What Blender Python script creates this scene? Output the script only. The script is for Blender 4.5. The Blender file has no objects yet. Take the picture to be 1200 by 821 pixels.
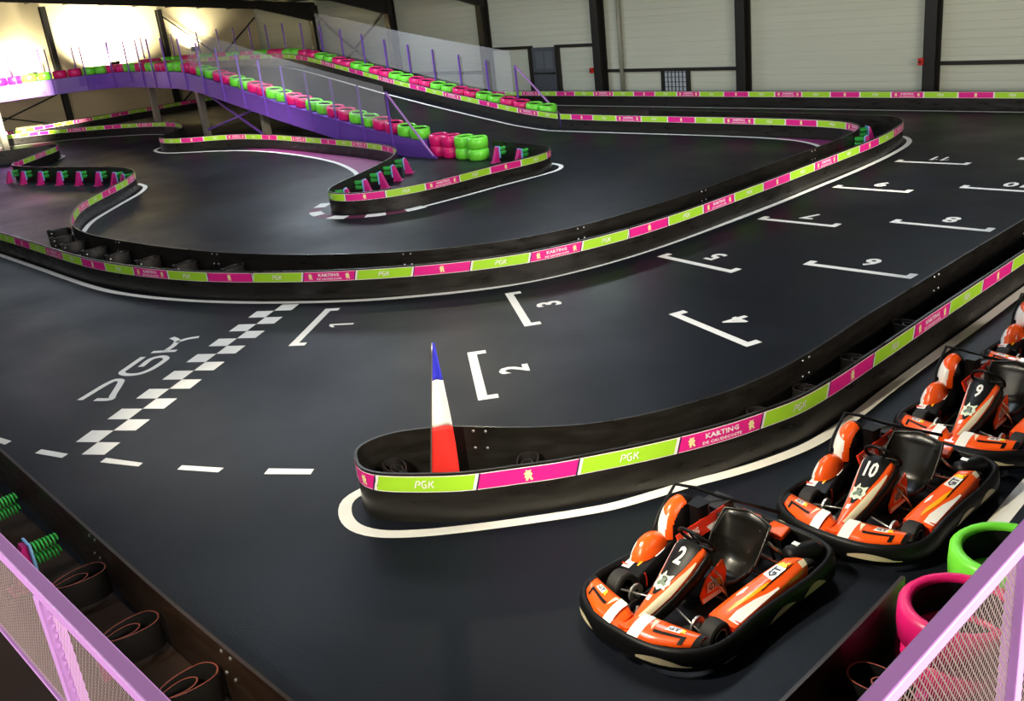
import bpy, bmesh, math, random
from mathutils import Matrix, Vector
random.seed(4)
R = math.radians
S = bpy.context.scene
COL = S.collection

# ------------------------------------------------------------------ camera
cam_d = bpy.data.cameras.new('camera'); cam = bpy.data.objects.new('camera', cam_d); COL.objects.link(cam)
cr = Vector((0.690166, 0.715939, -0.105366)); cu = Vector((-0.186756, 0.316888, 0.929895)); cf = Vector((-0.699137, 0.622104, -0.352411))
cam.matrix_world = Matrix(((cr.x, cu.x, -cf.x, 0), (cr.y, cu.y, -cf.y, 0), (cr.z, cu.z, -cf.z, 5.0), (0, 0, 0, 1)))
cam_d.sensor_width = 36; cam_d.lens = 34.232; cam_d.clip_start = 0.05; cam_d.clip_end = 300
S.camera = cam
# ------------------------------------------------------------------ world, exposure
S.view_settings.view_transform = 'Standard'; S.view_settings.look = 'None'
S.view_settings.exposure = 0.0; S.view_settings.gamma = 1.0; S.view_settings.use_curve_mapping = False
wd = bpy.data.worlds.new('world'); S.world = wd; wd.use_nodes = True
wd.node_tree.nodes['Background'].inputs[0].default_value = (0.75, 0.85, 1.0, 1)
wd.node_tree.nodes['Background'].inputs[1].default_value = 0.6
# ------------------------------------------------------------------ large lights: translucent roof strips and the glazed front behind the balcony
def area(name, loc, size, size_y, power, color, direction):
    d = bpy.data.lights.new(name, 'AREA'); d.shape = 'RECTANGLE'; d.size = size; d.size_y = size_y
    d.energy = power; d.color = color
    o = bpy.data.objects.new(name, d); COL.objects.link(o); o.location = loc
    o.rotation_euler = Vector(direction).to_track_quat('-Z', 'Y').to_euler()
    return o
def roof_z(y): return 5.2 + 0.117 * (32.3 - y) if y > 4 else 8.51 - 0.117 * (4 - y)
STRIPS = [(-8, 21), (-20, 21), (-32, 21), (-8, 11), (-20, 11), (-32, 11), (-44, 11), (-8, -3), (-20, -3)]
for i, (x, y) in enumerate(STRIPS):
    area('roof_light', (x, y, roof_z(y) - .42), 1.2, 6.0, 300 if x > -10 else (460 if x > -25 else (1000 if y > 15 else 360)), (.80, .90, 1.0), (0, 0, -1))
area('window_light', (5.6, 8, 4.6), 12, 3.6, 4200, (1.0, .88, .76), (-1, 0, -.12))
area('window_light', (-8, -12.6, 4.2), 14, 3.0, 4200, (1.0, .88, .76), (0, 1, -.15))

# ------------------------------------------------------------------ materials
def lin(c):
    if isinstance(c, str): c = tuple(int(c[i:i + 2], 16) / 255 for i in (0, 2, 4))
    return tuple((v / 12.92 if v <= .04045 else ((v + .055) / 1.055) ** 2.4) for v in c)
MATS = {}
def mat(name, col, rough=.5, metal=0.0, var=0.0, scale=8.0, bump=0.0, bscale=60.0, spec=.5, coat=0.0, emit=None, rvar=0.0, stretch=None):
    if name in MATS: return MATS[name]
    m = bpy.data.materials.new(name); m.use_nodes = True; nt = m.node_tree; b = nt.nodes['Principled BSDF']
    c = lin(col); b.inputs['Base Color'].default_value = (*c, 1); b.inputs['Roughness'].default_value = rough
    b.inputs['Metallic'].default_value = metal; b.inputs['Specular IOR Level'].default_value = spec
    b.inputs['Coat Weight'].default_value = coat
    tc = nt.nodes.new('ShaderNodeTexCoord'); vec = tc.outputs['Object']
    if stretch:
        mp = nt.nodes.new('ShaderNodeMapping'); mp.inputs['Scale'].default_value = stretch
        nt.links.new(vec, mp.inputs['Vector']); vec = mp.outputs['Vector']
    if var or rvar:
        n = nt.nodes.new('ShaderNodeTexNoise'); n.inputs['Scale'].default_value = scale; n.inputs['Detail'].default_value = 5
        nt.links.new(vec, n.inputs['Vector'])
        if var:
            mx = nt.nodes.new('ShaderNodeMix'); mx.data_type = 'RGBA'
            mx.inputs[6].default_value = (*[v * (1 - var) for v in c], 1); mx.inputs[7].default_value = (*[min(1, v * (1 + var)) for v in c], 1)
            nt.links.new(n.outputs['Fac'], mx.inputs[0]); nt.links.new(mx.outputs[2], b.inputs['Base Color'])
        if rvar:
            mr = nt.nodes.new('ShaderNodeMapRange'); mr.inputs['From Min'].default_value = .3; mr.inputs['From Max'].default_value = .7
            mr.inputs['To Min'].default_value = rough - rvar; mr.inputs['To Max'].default_value = rough + rvar
            nt.links.new(n.outputs['Fac'], mr.inputs['Value']); nt.links.new(mr.outputs['Result'], b.inputs['Roughness'])
    if bump:
        n2 = nt.nodes.new('ShaderNodeTexNoise'); n2.inputs['Scale'].default_value = bscale; n2.inputs['Detail'].default_value = 4
        nt.links.new(vec, n2.inputs['Vector'])
        bp = nt.nodes.new('ShaderNodeBump'); bp.inputs['Strength'].default_value = bump; bp.inputs['Distance'].default_value = .02
        nt.links.new(n2.outputs['Fac'], bp.inputs['Height']); nt.links.new(bp.outputs['Normal'], b.inputs['Normal'])
    if emit:
        b.inputs['Emission Color'].default_value = (*lin(emit[0]), 1); b.inputs['Emission Strength'].default_value = emit[1]
    MATS[name] = m
    return m
asphalt = mat('asphalt', '0e121a', .46, var=.3, scale=.35, bump=.15, bscale=60, spec=.17, rvar=.1)
ground_brown = mat('worn_concrete', '3b2718', .7, var=.3, scale=1.2, bump=.2, bscale=20)
paint_white = mat('road_paint_white', 'e9e7e1', .6, var=.06, scale=6)
paint_pink = mat('road_paint_magenta', '7d1f63', .6, var=.12, scale=2)
paint_maroon = mat('road_paint_maroon', '5a1236', .6)
rubber_wall = mat('black_plastic_sheet', '1a1815', .36, var=.35, scale=2.5, spec=.5, rvar=.12, stretch=(1, 1, 4))
st_green = mat('sticker_green', 'a2d92f', .38, var=.04, scale=3)
st_pink = mat('sticker_pink', 'e0218a', .38, var=.04, scale=3)
st_white = mat('sticker_print_white', 'f3e9ee', .4)
st_navy = mat('sticker_print_navy', '2b2147', .4)
st_cream = mat('sticker_print_cream', 'f2e2a8', .4)
steel_bolt = mat('bolt_steel', 'd5d5d5', .3, .9)
clad = mat('cream_cladding', 'c0c6b6', .6, var=.08, scale=1.5, stretch=(.15, .15, 6))
clad_end = mat('cream_cladding_warm', 'c2b692', .6, var=.08, scale=1.5, stretch=(.15, .15, 6))
dark_steel = mat('dark_painted_steel', '16140f', .5, var=.2, scale=4)
roof_mat = mat('roof_underside', '221c15', .7, var=.2, scale=2)
door_grey = mat('door_grey', '4b5157', .5, var=.08)
pipe_grey = mat('pipe_grey', '8d8f80', .5, var=.06)
red_box = mat('alarm_red', 'c01f1a', .4)
glass_grille = mat('grille_glass', '8d97a0', .2, emit=('dfe8ef', .12))
purple = mat('purple_paint', '6a43a8', .4, var=.08, scale=3)
purple_rail = mat('lilac_paint', 'b583cc', .38, var=.05, scale=4)
mesh_steel = mat('expanded_metal', '8d7f80', .5, .2)
post_grey = mat('galvanised_post', '7a766c', .5, .3, var=.1)
tyre_pink = mat('tyre_wrap_pink', 'dd1a70', .34, var=.05, scale=5)
tyre_green = mat('tyre_wrap_green', '6fdc3a', .34, var=.05, scale=5)
tyre_in = mat('tyre_inside', '101010', .6, var=.2, scale=20)
sp_green = mat('spring_green', '35b548', .35)
sp_pink = mat('bracket_magenta', 'c01d77', .4)
sp_blue = mat('bracket_blue', '7fb6e8', .4)
strap = mat('rubber_strap', '1b1918', .5, var=.2, scale=10)
strap_edge = mat('rubber_strap_edge', '8a4230', .6); strap_edge_shaded = mat('rubber_strap_edge_shaded', '2c1a15', .6)  # second edge colour: the same strap with the islands' shade painted in
wall_warm_lit = mat('black_sheet_warm_lit', '2a1c12', .4, var=.4, scale=2.5, rvar=.1, stretch=(1, 1, 4))  # brown tint paints warm light into the black barrier sheet
k_orange = mat('kart_orange', 'fb5a15', .28, coat=.4, var=.03)
k_red = mat('kart_red', 'd8321c', .3, coat=.3)
k_yellow = mat('kart_yellow', 'ffe324', .35)
k_amber = mat('kart_amber', 'ffae12', .3, coat=.3)
k_white = mat('kart_white', 'f4f1ec', .3, coat=.3)
k_cream = mat('kart_cream', 'efe3c4', .35)
k_black = mat('kart_black_plastic', '0a0a0b', .45, var=.2, scale=8, spec=.22)
k_gloss = mat('kart_gloss_black', '0b0b0b', .42, spec=.2)
k_seat = mat('kart_seat_black', '12110e', .3, spec=.3)
k_tyre = mat('kart_tyre', '1d1b19', .7, var=.2, scale=12)
k_metal = mat('kart_metal', 'b9b6ae', .3, .85)
k_dkmetal = mat('kart_dark_metal', '3c3a38', .42, .7)
k_navy = mat('kart_navy', '20243c', .35)
k_beige = mat('kart_beige_strip', 'cdbf9d', .45)
k_mint = mat('kart_emblem', 'dfe6cf', .4)
k_mint_dk = mat('kart_emblem_shade', '6f7f6e', .5)
fl_blue = mat('flag_blue', '2b2fc4', .65); fl_white = mat('flag_white', 'f4ebe6', .65); fl_red = mat('flag_red', 'e0271f', .65)
def translucent():
    m = bpy.data.materials.new('clear_sheet'); m.use_nodes = True; nt = m.node_tree
    for n in list(nt.nodes): nt.nodes.remove(n)
    out = nt.nodes.new('ShaderNodeOutputMaterial'); mx = nt.nodes.new('ShaderNodeMixShader'); tr = nt.nodes.new('ShaderNodeBsdfTransparent')
    p = nt.nodes.new('ShaderNodeBsdfPrincipled'); p.inputs['Base Color'].default_value = (.62, .63, .66, 1); p.inputs['Roughness'].default_value = .35
    mx.inputs[0].default_value = .17; nt.links.new(tr.outputs[0], mx.inputs[1]); nt.links.new(p.outputs[0], mx.inputs[2]); nt.links.new(mx.outputs[0], out.inputs[0])
    return m
sheet_mat = translucent()

# ------------------------------------------------------------------ helpers
class MB:
    """collects polygons (each with a material) and links them as one mesh object"""
    def __init__(s): s.v = []; s.f = []; s.mi = []; s.ms = []; s.sm = []
    def _m(s, m):
        if m not in s.ms: s.ms.append(m)
        return s.ms.index(m)
    def poly(s, pts, faces, m, smooth=False):
        o = len(s.v); s.v += [tuple(p) for p in pts]; k = s._m(m)
        for f in faces: s.f.append([o + i for i in f]); s.mi.append(k); s.sm.append(smooth)
        return s
    def box(s, a, b, m, mx=None):
        x0, y0, z0 = a; x1, y1, z1 = b
        p = [Vector(q) for q in ((x0, y0, z0), (x1, y0, z0), (x1, y1, z0), (x0, y1, z0), (x0, y0, z1), (x1, y0, z1), (x1, y1, z1), (x0, y1, z1))]
        if mx: p = [mx @ q for q in p]
        return s.poly(p, [(0, 3, 2, 1), (4, 5, 6, 7), (0, 1, 5, 4), (1, 2, 6, 5), (2, 3, 7, 6), (3, 0, 4, 7)], m)
    def bar(s, p, q, w, h, m, up=(0, 0, 1)):
        p = Vector(p); q = Vector(q); d = (q - p); L = d.length; d.normalize(); u = Vector(up)
        if abs(d.dot(u)) > .98: u = Vector((1, 0, 0))
        r = d.cross(u).normalized(); u = r.cross(d)
        pts = [e + r * sx * w / 2 + u * sz * h / 2 for e in (p, q) for sx, sz in ((-1, -1), (1, -1), (1, 1), (-1, 1))]
        return s.poly(pts, [(0, 1, 2, 3), (7, 6, 5, 4), (0, 4, 5, 1), (1, 5, 6, 2), (2, 6, 7, 3), (3, 7, 4, 0)], m)
    def tube(s, path, r, m, n=8, closed=False, caps=True):
        path = [Vector(p) for p in path]; N = len(path); rings = []
        ref = None
        for i, p in enumerate(path):
            a = path[(i - 1) % N] if closed or i > 0 else p; b = path[(i + 1) % N] if closed or i < N - 1 else p
            d = (b - a).normalized()
            if ref is None:
                ref = Vector((0, 0, 1)) if abs(d.z) < .9 else Vector((1, 0, 0))
            x = d.cross(ref).normalized(); ref = x.cross(d).normalized()
            rr = r[i] if isinstance(r, (list, tuple)) else r
            rings.append([p + (x * math.cos(2 * math.pi * k / n) + ref * math.sin(2 * math.pi * k / n)) * rr for k in range(n)])
        pts = [q for g in rings for q in g]; fs = []
        for i in range(N if closed else N - 1):
            j = (i + 1) % N
            for k in range(n): fs.append((i * n + k, i * n + (k + 1) % n, j * n + (k + 1) % n, j * n + k))
        if caps and not closed: fs += [tuple(range(n))[::-1], tuple((N - 1) * n + k for k in range(n))]
        return s.poly(pts, fs, m, True)
    def lathe(s, prof, m, n=24, mx=None, cap=False, closed=False):
        """prof: list of (r,z) or (r,z,material)"""
        for i in range(len(prof) - (0 if closed else 1)):
            a = prof[i]; b = prof[(i + 1) % len(prof)]; mm = a[2] if len(a) > 2 else m
            pts = []
            for k in range(n):
                c, q = math.cos(2 * math.pi * k / n), math.sin(2 * math.pi * k / n)
                pts += [Vector((a[0] * c, a[0] * q, a[1])), Vector((b[0] * c, b[0] * q, b[1]))]
            if mx: pts = [mx @ p for p in pts]
            s.poly(pts, [(2 * k, 2 * ((k + 1) % n), 2 * ((k + 1) % n) + 1, 2 * k + 1) for k in range(n)], mm, True)
        return s
    def grid(s, rows, m, smooth=True, close_u=False):
        n = len(rows[0]); pts = [p for r in rows for p in r]; fs = []
        for i in range(len(rows) - (0 if close_u else 1)):
            j = (i + 1) % len(rows)
            for k in range(n - 1): fs.append((i * n + k, i * n + k + 1, j * n + k + 1, j * n + k))
        return s.poly(pts, fs, m, smooth)
    def prism(s, outline, z0, z1, m, mx=None, ms=None):
        n = len(outline); p = [Vector((x, y, z0)) for x, y in outline] + [Vector((x, y, z1)) for x, y in outline]
        if mx: p = [mx @ q for q in p]
        s.poly(p, [tuple(range(n))[::-1], tuple(range(n, 2 * n))], m)
        return s.poly(p, [(i, (i + 1) % n, n + (i + 1) % n, n + i) for i in range(n)], ms or m)
    def build(s, name, parent=None, merge=False, bevel=0.0, solid=0.0, autosmooth=False):
        me = bpy.data.meshes.new(name); me.from_pydata(s.v, [], s.f)
        for m in s.ms: me.materials.append(m)
        me.polygons.foreach_set('material_index', s.mi); me.polygons.foreach_set('use_smooth', s.sm)
        if merge:
            bm = bmesh.new(); bm.from_mesh(me); bmesh.ops.remove_doubles(bm, verts=bm.verts, dist=1e-4)
            bmesh.ops.recalc_face_normals(bm, faces=bm.faces); bm.to_mesh(me); bm.free()
        me.update()
        o = bpy.data.objects.new(name, me); COL.objects.link(o)
        if parent: o.parent = parent
        if solid:
            md = o.modifiers.new('solid', 'SOLIDIFY'); md.thickness = solid; md.offset = -1
        if bevel:
            md = o.modifiers.new('bevel', 'BEVEL'); md.width = bevel; md.segments = 2; md.limit_method = 'ANGLE'; md.angle_limit = R(40)
        return o
def tag(o, label, cat, group=None):
    o['label'] = label; o['category'] = cat
    if group: o['group'] = group
    return o
def empty(name, loc=(0, 0, 0), rz=0.0):
    o = bpy.data.objects.new(name, None); COL.objects.link(o); o.location = loc; o.rotation_euler = (0, 0, rz); o.empty_display_size = .2
    return o
def struct(o): o['kind'] = 'structure'; return o
def copy_tree(o, parent=None):
    c = o.copy(); COL.objects.link(c); c.parent = parent
    for ch in list(o.children): copy_tree(ch, c)
    return c
def catmull(P, step=.15, closed=False):
    P = [Vector(p) for p in P]; n = len(P); out = []
    for i in range(n if closed else n - 1):
        p1 = P[i]; p2 = P[(i + 1) % n]
        p0 = P[(i - 1) % n] if closed or i > 0 else p1 * 2 - p2
        p3 = P[(i + 2) % n] if closed or i + 2 < n else p2 * 2 - p1
        t = [0]
        for a, b in ((p0, p1), (p1, p2), (p2, p3)): t.append(t[-1] + max(1e-4, (b - a).length) ** .5)
        k = max(1, int(round((p2 - p1).length / step)))
        for j in range(k):
            u = t[1] + (t[2] - t[1]) * j / k
            A1 = p0 * ((t[1] - u) / (t[1] - t[0])) + p1 * ((u - t[0]) / (t[1] - t[0]))
            A2 = p1 * ((t[2] - u) / (t[2] - t[1])) + p2 * ((u - t[1]) / (t[2] - t[1]))
            A3 = p2 * ((t[3] - u) / (t[3] - t[2])) + p3 * ((u - t[2]) / (t[3] - t[2]))
            B1 = A1 * ((t[2] - u) / (t[2] - t[0])) + A2 * ((u - t[0]) / (t[2] - t[0]))
            B2 = A2 * ((t[3] - u) / (t[3] - t[1])) + A3 * ((u - t[1]) / (t[3] - t[1]))
            out.append(B1 * ((t[2] - u) / (t[2] - t[1])) + B2 * ((u - t[1]) / (t[2] - t[1])))
    if not closed: out.append(P[-1])
    return out
class Path:
    """arc-length parametrised ground path; at(s) -> point, right-hand normal"""
    def __init__(s, pts, step=.15, smooth=2, closed=False, z=None):
        pts = [(p[0], p[1], p[2] if len(p) > 2 else 0.0) for p in pts]
        p = catmull(pts, step, closed)
        for _ in range(smooth): p = [p[0]] + [(p[i - 1] + p[i] * 2 + p[i + 1]) / 4 for i in range(1, len(p) - 1)] + [p[-1]]
        s.p = p; s.closed = closed
        s.cum = [0]
        for a, b in zip(p, p[1:]): s.cum.append(s.cum[-1] + (b - a).length)
        s.L = s.cum[-1]; s.n = []
        N = len(p)
        for i in range(N):
            a = p[max(0, i - 1)]; b = p[min(N - 1, i + 1)]
            if closed: a = p[(i - 1) % N]; b = p[(i + 1) % N]
            d = (b - a); d.z = 0; d.normalize(); s.n.append(Vector((d.y, -d.x, 0)))
    def at(s, q):
        q = min(max(q, 0), s.L); import bisect
        i = min(max(bisect.bisect_right(s.cum, q) - 1, 0), len(s.p) - 2)
        t = (q - s.cum[i]) / max(1e-6, s.cum[i + 1] - s.cum[i])
        return s.p[i].lerp(s.p[i + 1], t), s.n[i].lerp(s.n[i + 1], t).normalized()
    def nearest(s, xy):
        i = min(range(len(s.p)), key=lambda k: (s.p[k].x - xy[0]) ** 2 + (s.p[k].y - xy[1]) ** 2)
        return s.cum[i]
# flat lettering -------------------------------------------------------------
_txt = {}
def text_flat(t, res=2):
    if (t, res) in _txt: return _txt[(t, res)]
    cu_ = bpy.data.curves.new('lettering', 'FONT'); cu_.body = t; cu_.resolution_u = res; cu_.align_x = 'CENTER'; cu_.align_y = 'CENTER'; cu_.size = 1.0; cu_.offset = .03
    o = bpy.data.objects.new('lettering', cu_); COL.objects.link(o); bpy.context.view_layer.update()
    dg = bpy.context.evaluated_depsgraph_get(); e = o.evaluated_get(dg); me = e.to_mesh()
    v = [(p.co.x, p.co.y) for p in me.vertices]; f = [tuple(q.vertices) for q in me.polygons]
    e.to_mesh_clear(); bpy.data.objects.remove(o); bpy.data.curves.remove(cu_)
    x0 = min(a for a, b in v); x1 = max(a for a, b in v); y0 = min(b for a, b in v); y1 = max(b for a, b in v)
    v = [((a - (x0 + x1) / 2) / (y1 - y0), (b - (y0 + y1) / 2) / (y1 - y0)) for a, b in v]      # height 1, centred
    _txt[(t, res)] = (v, f); return v, f
def stroke(pts, w):
    """ribbon of constant width along a 2D polyline -> verts, faces"""
    P = [Vector((a, b, 0)) for a, b in pts]; v = []; f = []
    for i, p in enumerate(P):
        a = P[max(0, i - 1)]; b = P[min(len(P) - 1, i + 1)]; d = (b - a).normalized(); n = Vector((-d.y, d.x, 0))
        k = 1.0
        if 0 < i < len(P) - 1:
            d1 = (p - a).normalized(); k = 1 / max(.5, Vector((-d1.y, d1.x, 0)).dot(n))
        v += [tuple((p + n * w / 2 * k)[:2]), tuple((p - n * w / 2 * k)[:2])]
    for i in range(len(P) - 1): f.append((2 * i, 2 * i + 1, 2 * i + 3, 2 * i + 2))
    return v, f
def merge2d(parts):
    V = []; F = []
    for v, f in parts:
        o = len(V); V += v; F += [tuple(o + i for i in q) for q in f]
    return V, F
PGK2D = merge2d([stroke([(-1.35, -.5), (-1.05, .5), (-.72, .5), (-.55, .3), (-.65, .02), (-.95, -.02)], .16),
                 stroke([(.3, .5), (-.1, .5), (-.3, .3), (-.35, -.25), (-.2, -.5), (.1, -.5), (.22, -.35), (.22, -.02), (0, -.02)], .16),
                 stroke([(.55, -.5), (.72, .5)], .16), stroke([(.66, 0), (.9, .12), (1.3, .5)], .16), stroke([(.85, .08), (1.2, -.5)], .16)])
def _crest():
    pts = [(-.28, -.5), (-.05, -.5), (.02, -.22), (.2, -.5), (.38, -.42), (.22, -.1), (.36, .1), (.2, .28), (.3, .5), (.02, .42), (-.2, .52), (-.2, .3), (-.4, .18), (-.24, .02), (-.36, -.2), (-.2, -.25)]
    return pts, [tuple(range(len(pts)))]
CREST2D = _crest()

# ------------------------------------------------------------------ measured ground plan (metres)
PIT_NEAR = [(-8.0, 4.79), (-7.83, 4.71), (-7.63, 4.71), (-7.42, 4.81), (-7.1, 5.03), (-6.81, 5.27), (-6.49, 5.66), (-6.25, 5.96), (-6.01, 6.33), (-5.78, 6.71), (-5.56, 7.13), (-5.36, 7.58), (-5.19, 8.1), (-5.08, 8.53), (-5.04, 9.09), (-5.04, 10.08), (-5.05, 11.12), (-5.06, 12.05), (-5.07, 14.1), (-5.08, 16), (-5.08, 22)]
PIT_FAR = [(-8.2, 4.93), (-8.25, 5.12), (-8.19, 5.4), (-8.03, 5.62), (-7.73, 5.9), (-7.34, 6.13), (-6.89, 6.44), (-6.46, 6.84), (-6.2, 7.23), (-5.98, 7.69), (-5.79, 8.21), (-5.67, 8.85), (-5.63, 9.48), (-5.63, 10.0), (-5.67, 11.07), (-5.68, 12.22), (-5.7, 13.88), (-5.7, 16.21), (-5.7, 22)]
PIT_LINE = [(-8.27, 5.0), (-8.24, 4.75), (-8.02, 4.55), (-7.7, 4.45), (-7.4, 4.52), (-7.08, 4.76), (-6.82, 5.03), (-6.43, 5.49), (-5.86, 6.26), (-5.68, 6.64), (-5.48, 7.11), (-5.29, 7.49), (-5.1, 7.96), (-4.95, 8.51), (-4.9, 9.32), (-4.93, 10.32), (-4.94, 11.57), (-4.94, 12.81), (-4.96, 14.61), (-4.96, 22)]
DIV_NEAR = [(-36, 6.75), (-30, 6.82), (-26.21, 6.87), (-24.0, 6.9), (-22.0, 6.9), (-20.64, 6.95), (-19.48, 7.09), (-18.36, 7.32), (-17.23, 7.66), (-16.2, 8.1), (-15.09, 8.7), (-14.29, 9.22), (-13.43, 9.9), (-12.69, 10.64), (-12.12, 11.44), (-11.75, 12.43), (-11.52, 13.38), (-11.4, 14.35), (-11.34, 15.33), (-11.32, 16.38), (-11.3, 18.23), (-11.33, 20.28), (-11.35, 22.01), (-11.42, 23.14), (-11.6, 24.2), (-11.8, 24.93), (-12.1, 25.39), (-12.5, 25.62), (-13.25, 25.72), (-16, 25.85), (-21, 25.95)]
DIV_LINE = [(-36, 6.6), (-26.22, 6.72), (-23.31, 6.75), (-20.6, 6.78), (-19.6, 6.86), (-18.46, 7.09), (-17.23, 7.48), (-16.18, 7.93), (-15.28, 8.41), (-14.45, 8.93), (-13.85, 9.38), (-12.83, 10.37), (-12.28, 11.1), (-11.86, 11.99), (-11.56, 13.05), (-11.37, 14.33), (-11.27, 15.85), (-11.2, 17.65), (-11.2, 19.5), (-11.22, 21.56), (-11.35, 23.5), (-11.55, 24.7), (-11.8, 25.3), (-12.2, 25.72), (-13, 25.9)]
DIV_FAR = [(-24.12, 24.95), (-23.2, 24.92), (-21.63, 24.88), (-18.73, 24.95), (-15.49, 24.99), (-13.99, 24.88), (-13.31, 24.7), (-12.72, 24.29), (-12.38, 23.7), (-12.2, 22.6), (-12.14, 21.3), (-12.13, 19.1), (-12.12, 16.94), (-12.13, 15.86), (-12.22, 14.83), (-12.49, 13.2), (-12.97, 11.95), (-13.6, 11.1), (-14.1, 10.6), (-14.84, 10.08), (-16.0, 9.42), (-17.17, 8.93), (-18.31, 8.58), (-19.68, 8.29), (-21.33, 8.07), (-22.53, 7.97), (-23.47, 7.96), (-24.53, 8.09), (-25.64, 8.41), (-26.64, 8.83), (-27.92, 9.56), (-29.0, 10.5), (-29.85, 11.34), (-30.74, 12.12), (-31.65, 12.72), (-32.45, 12.96), (-33.34, 12.94), (-35.21, 12.5), (-37.56, 11.85), (-39.19, 11.55), (-40.2, 11.62), (-40.95, 12.05), (-42.43, 13.38), (-43.9, 14.65), (-44.7, 14.85), (-45.1, 14.2), (-45.88, 12.6), (-46.2, 10), (-46.2, 7)]
BULGE_LINE = [(-26.0, 8.65), (-26.57, 8.95), (-27.75, 9.66), (-29.4, 11.14), (-30.74, 12.4), (-31.7, 12.98), (-32.6, 13.14)]
TIP_LINE = [(-42.7, 13.39), (-44.15, 14.85), (-44.9, 15.08), (-45.4, 14.8)]
RAMPB_LINE = [(-24.6, 24.57), (-22.5, 24.62), (-21.3, 24.66), (-18.83, 24.76), (-16.81, 24.8), (-15.39, 24.72), (-14.45, 24.47), (-13.62, 23.93), (-12.9, 22.9)]
INNER = [(-54.5, 11), (-54.0, 13.5), (-52.8, 16.2), (-50.78, 17.95), (-48.62, 19.3), (-46.21, 20.17), (-44.96, 20.33), (-43.4, 20.1), (-41.7, 19.3), (-40.7, 18.3), (-40.3, 17.7), (-39.8, 17.35), (-38.95, 17.32), (-37.99, 17.66), (-37.06, 18.3), (-36.01, 18.82), (-33.66, 19.12), (-31.35, 19.08), (-29.36, 19.0), (-27.35, 18.85), (-25.47, 18.51), (-24.7, 18.15), (-24.2, 17.75), (-23.67, 17.19), (-22.95, 16.06), (-22.27, 14.81), (-21.82, 13.92), (-21.5, 13.5), (-21.22, 13.28), (-20.9, 13.23), (-20.36, 13.37), (-19.75, 13.96), (-19.36, 14.95), (-19.25, 15.87), (-19.2, 17.06), (-19.1, 17.95), (-19.04, 18.67), (-19.2, 19.3), (-19.6, 19.68), (-20.3, 19.86), (-22.4, 20.1)]
INNER_LINE_A = [(-53.2, 15), (-51.25, 17.3), (-49.2, 18.7), (-46.4, 19.9), (-45, 20.1)]
INNER_LINE_B = [(-41.0, 18.0), (-40.5, 17.4), (-39.6, 17.08), (-38.6, 17.1), (-37.57, 17.5), (-36.5, 18.0), (-34.39, 18.55), (-31.2, 18.5), (-28.37, 18.07), (-26.53, 17.5), (-25.13, 16.85), (-24.3, 16.2)]
KERB = [(-22.39, 13.9), (-21.84, 13.2), (-21.24, 12.95), (-20.44, 13.03), (-19.71, 13.57), (-19.3, 14.21), (-19.2, 14.7)]
INNER_LINE_C = [(-19.2, 14.7), (-19.1, 15.8), (-19.05, 17.0), (-18.93, 18.4), (-18.95, 19.3), (-19.3, 19.8), (-20.2, 20.05)]

# ------------------------------------------------------------------ the setting: floor and its paint
X0, X1, Y0, Y1 = -56.3, 7.0, -14.0, 32.3
floor = struct(MB().box((X0, Y0, -.2), (X1, Y1, 0), asphalt).build('floor'))
def ribbon(name, pts, w, m, z=.004, closed=False, parent=None, step=.09):
    p = Path(pts, step, 1, closed); rows = []
    for a, n in zip(p.p, p.n): rows.append([(a.x - n.x * w / 2, a.y - n.y * w / 2, a.z + z), (a.x + n.x * w / 2, a.y + n.y * w / 2, a.z + z)])
    return MB().grid(rows, m, False).build(name, parent or floor)
for pts, w in ((PIT_LINE, .14), (DIV_LINE, .13), (BULGE_LINE, .14), (TIP_LINE, .16), (RAMPB_LINE, .13), (INNER_LINE_A, .14), (INNER_LINE_B, .14), (INNER_LINE_C, .13),
               ([(-50, 29.75), (-30, 29.78), (-8, 29.8), (5, 29.8)], .12), ([(-2.72, 6.4), (-2.84, 8.4), (-2.9, 11), (-2.95, 20)], .16)):
    ribbon('white_line', pts, w, paint_white)
kp = Path(KERB, .05, 1); nk = 9
for i in range(nk):
    a, b = kp.L * i / nk, kp.L * (i + 1) / nk; rows = []
    for j in range(5):
        c, n = kp.at(a + (b - a) * j / 4); rows.append([(c.x - n.x * .16, c.y - n.y * .16, .004), (c.x + n.x * .16, c.y + n.y * .16, .004)])
    MB().grid(rows, paint_white if i % 2 == 0 else paint_maroon, False).build('kerb_block', floor)
MB().poly([(x, y, .003) for x, y in ((-35.5, 18.75), (-33.4, 18.6), (-31.2, 18.5), (-28.4, 18.07), (-26.5, 17.5), (-25.1, 16.85), (-24.2, 16.6), (-24.1, 17.6), (-25, 18.35), (-27.3, 18.8), (-31.3, 19.05), (-33.7, 19.1))], [tuple(range(12))], paint_pink).build('painted_corner', floor)
MB().poly([(x, y, .003) for x, y in ((-15.6, 24.75), (-14.45, 24.47), (-13.62, 23.93), (-12.9, 22.9), (-12.3, 22.6), (-12.4, 23.6), (-12.75, 24.22), (-13.35, 24.62), (-14, 24.82), (-15.4, 24.92))], [tuple(range(10))], paint_pink).build('painted_corner', floor)
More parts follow.
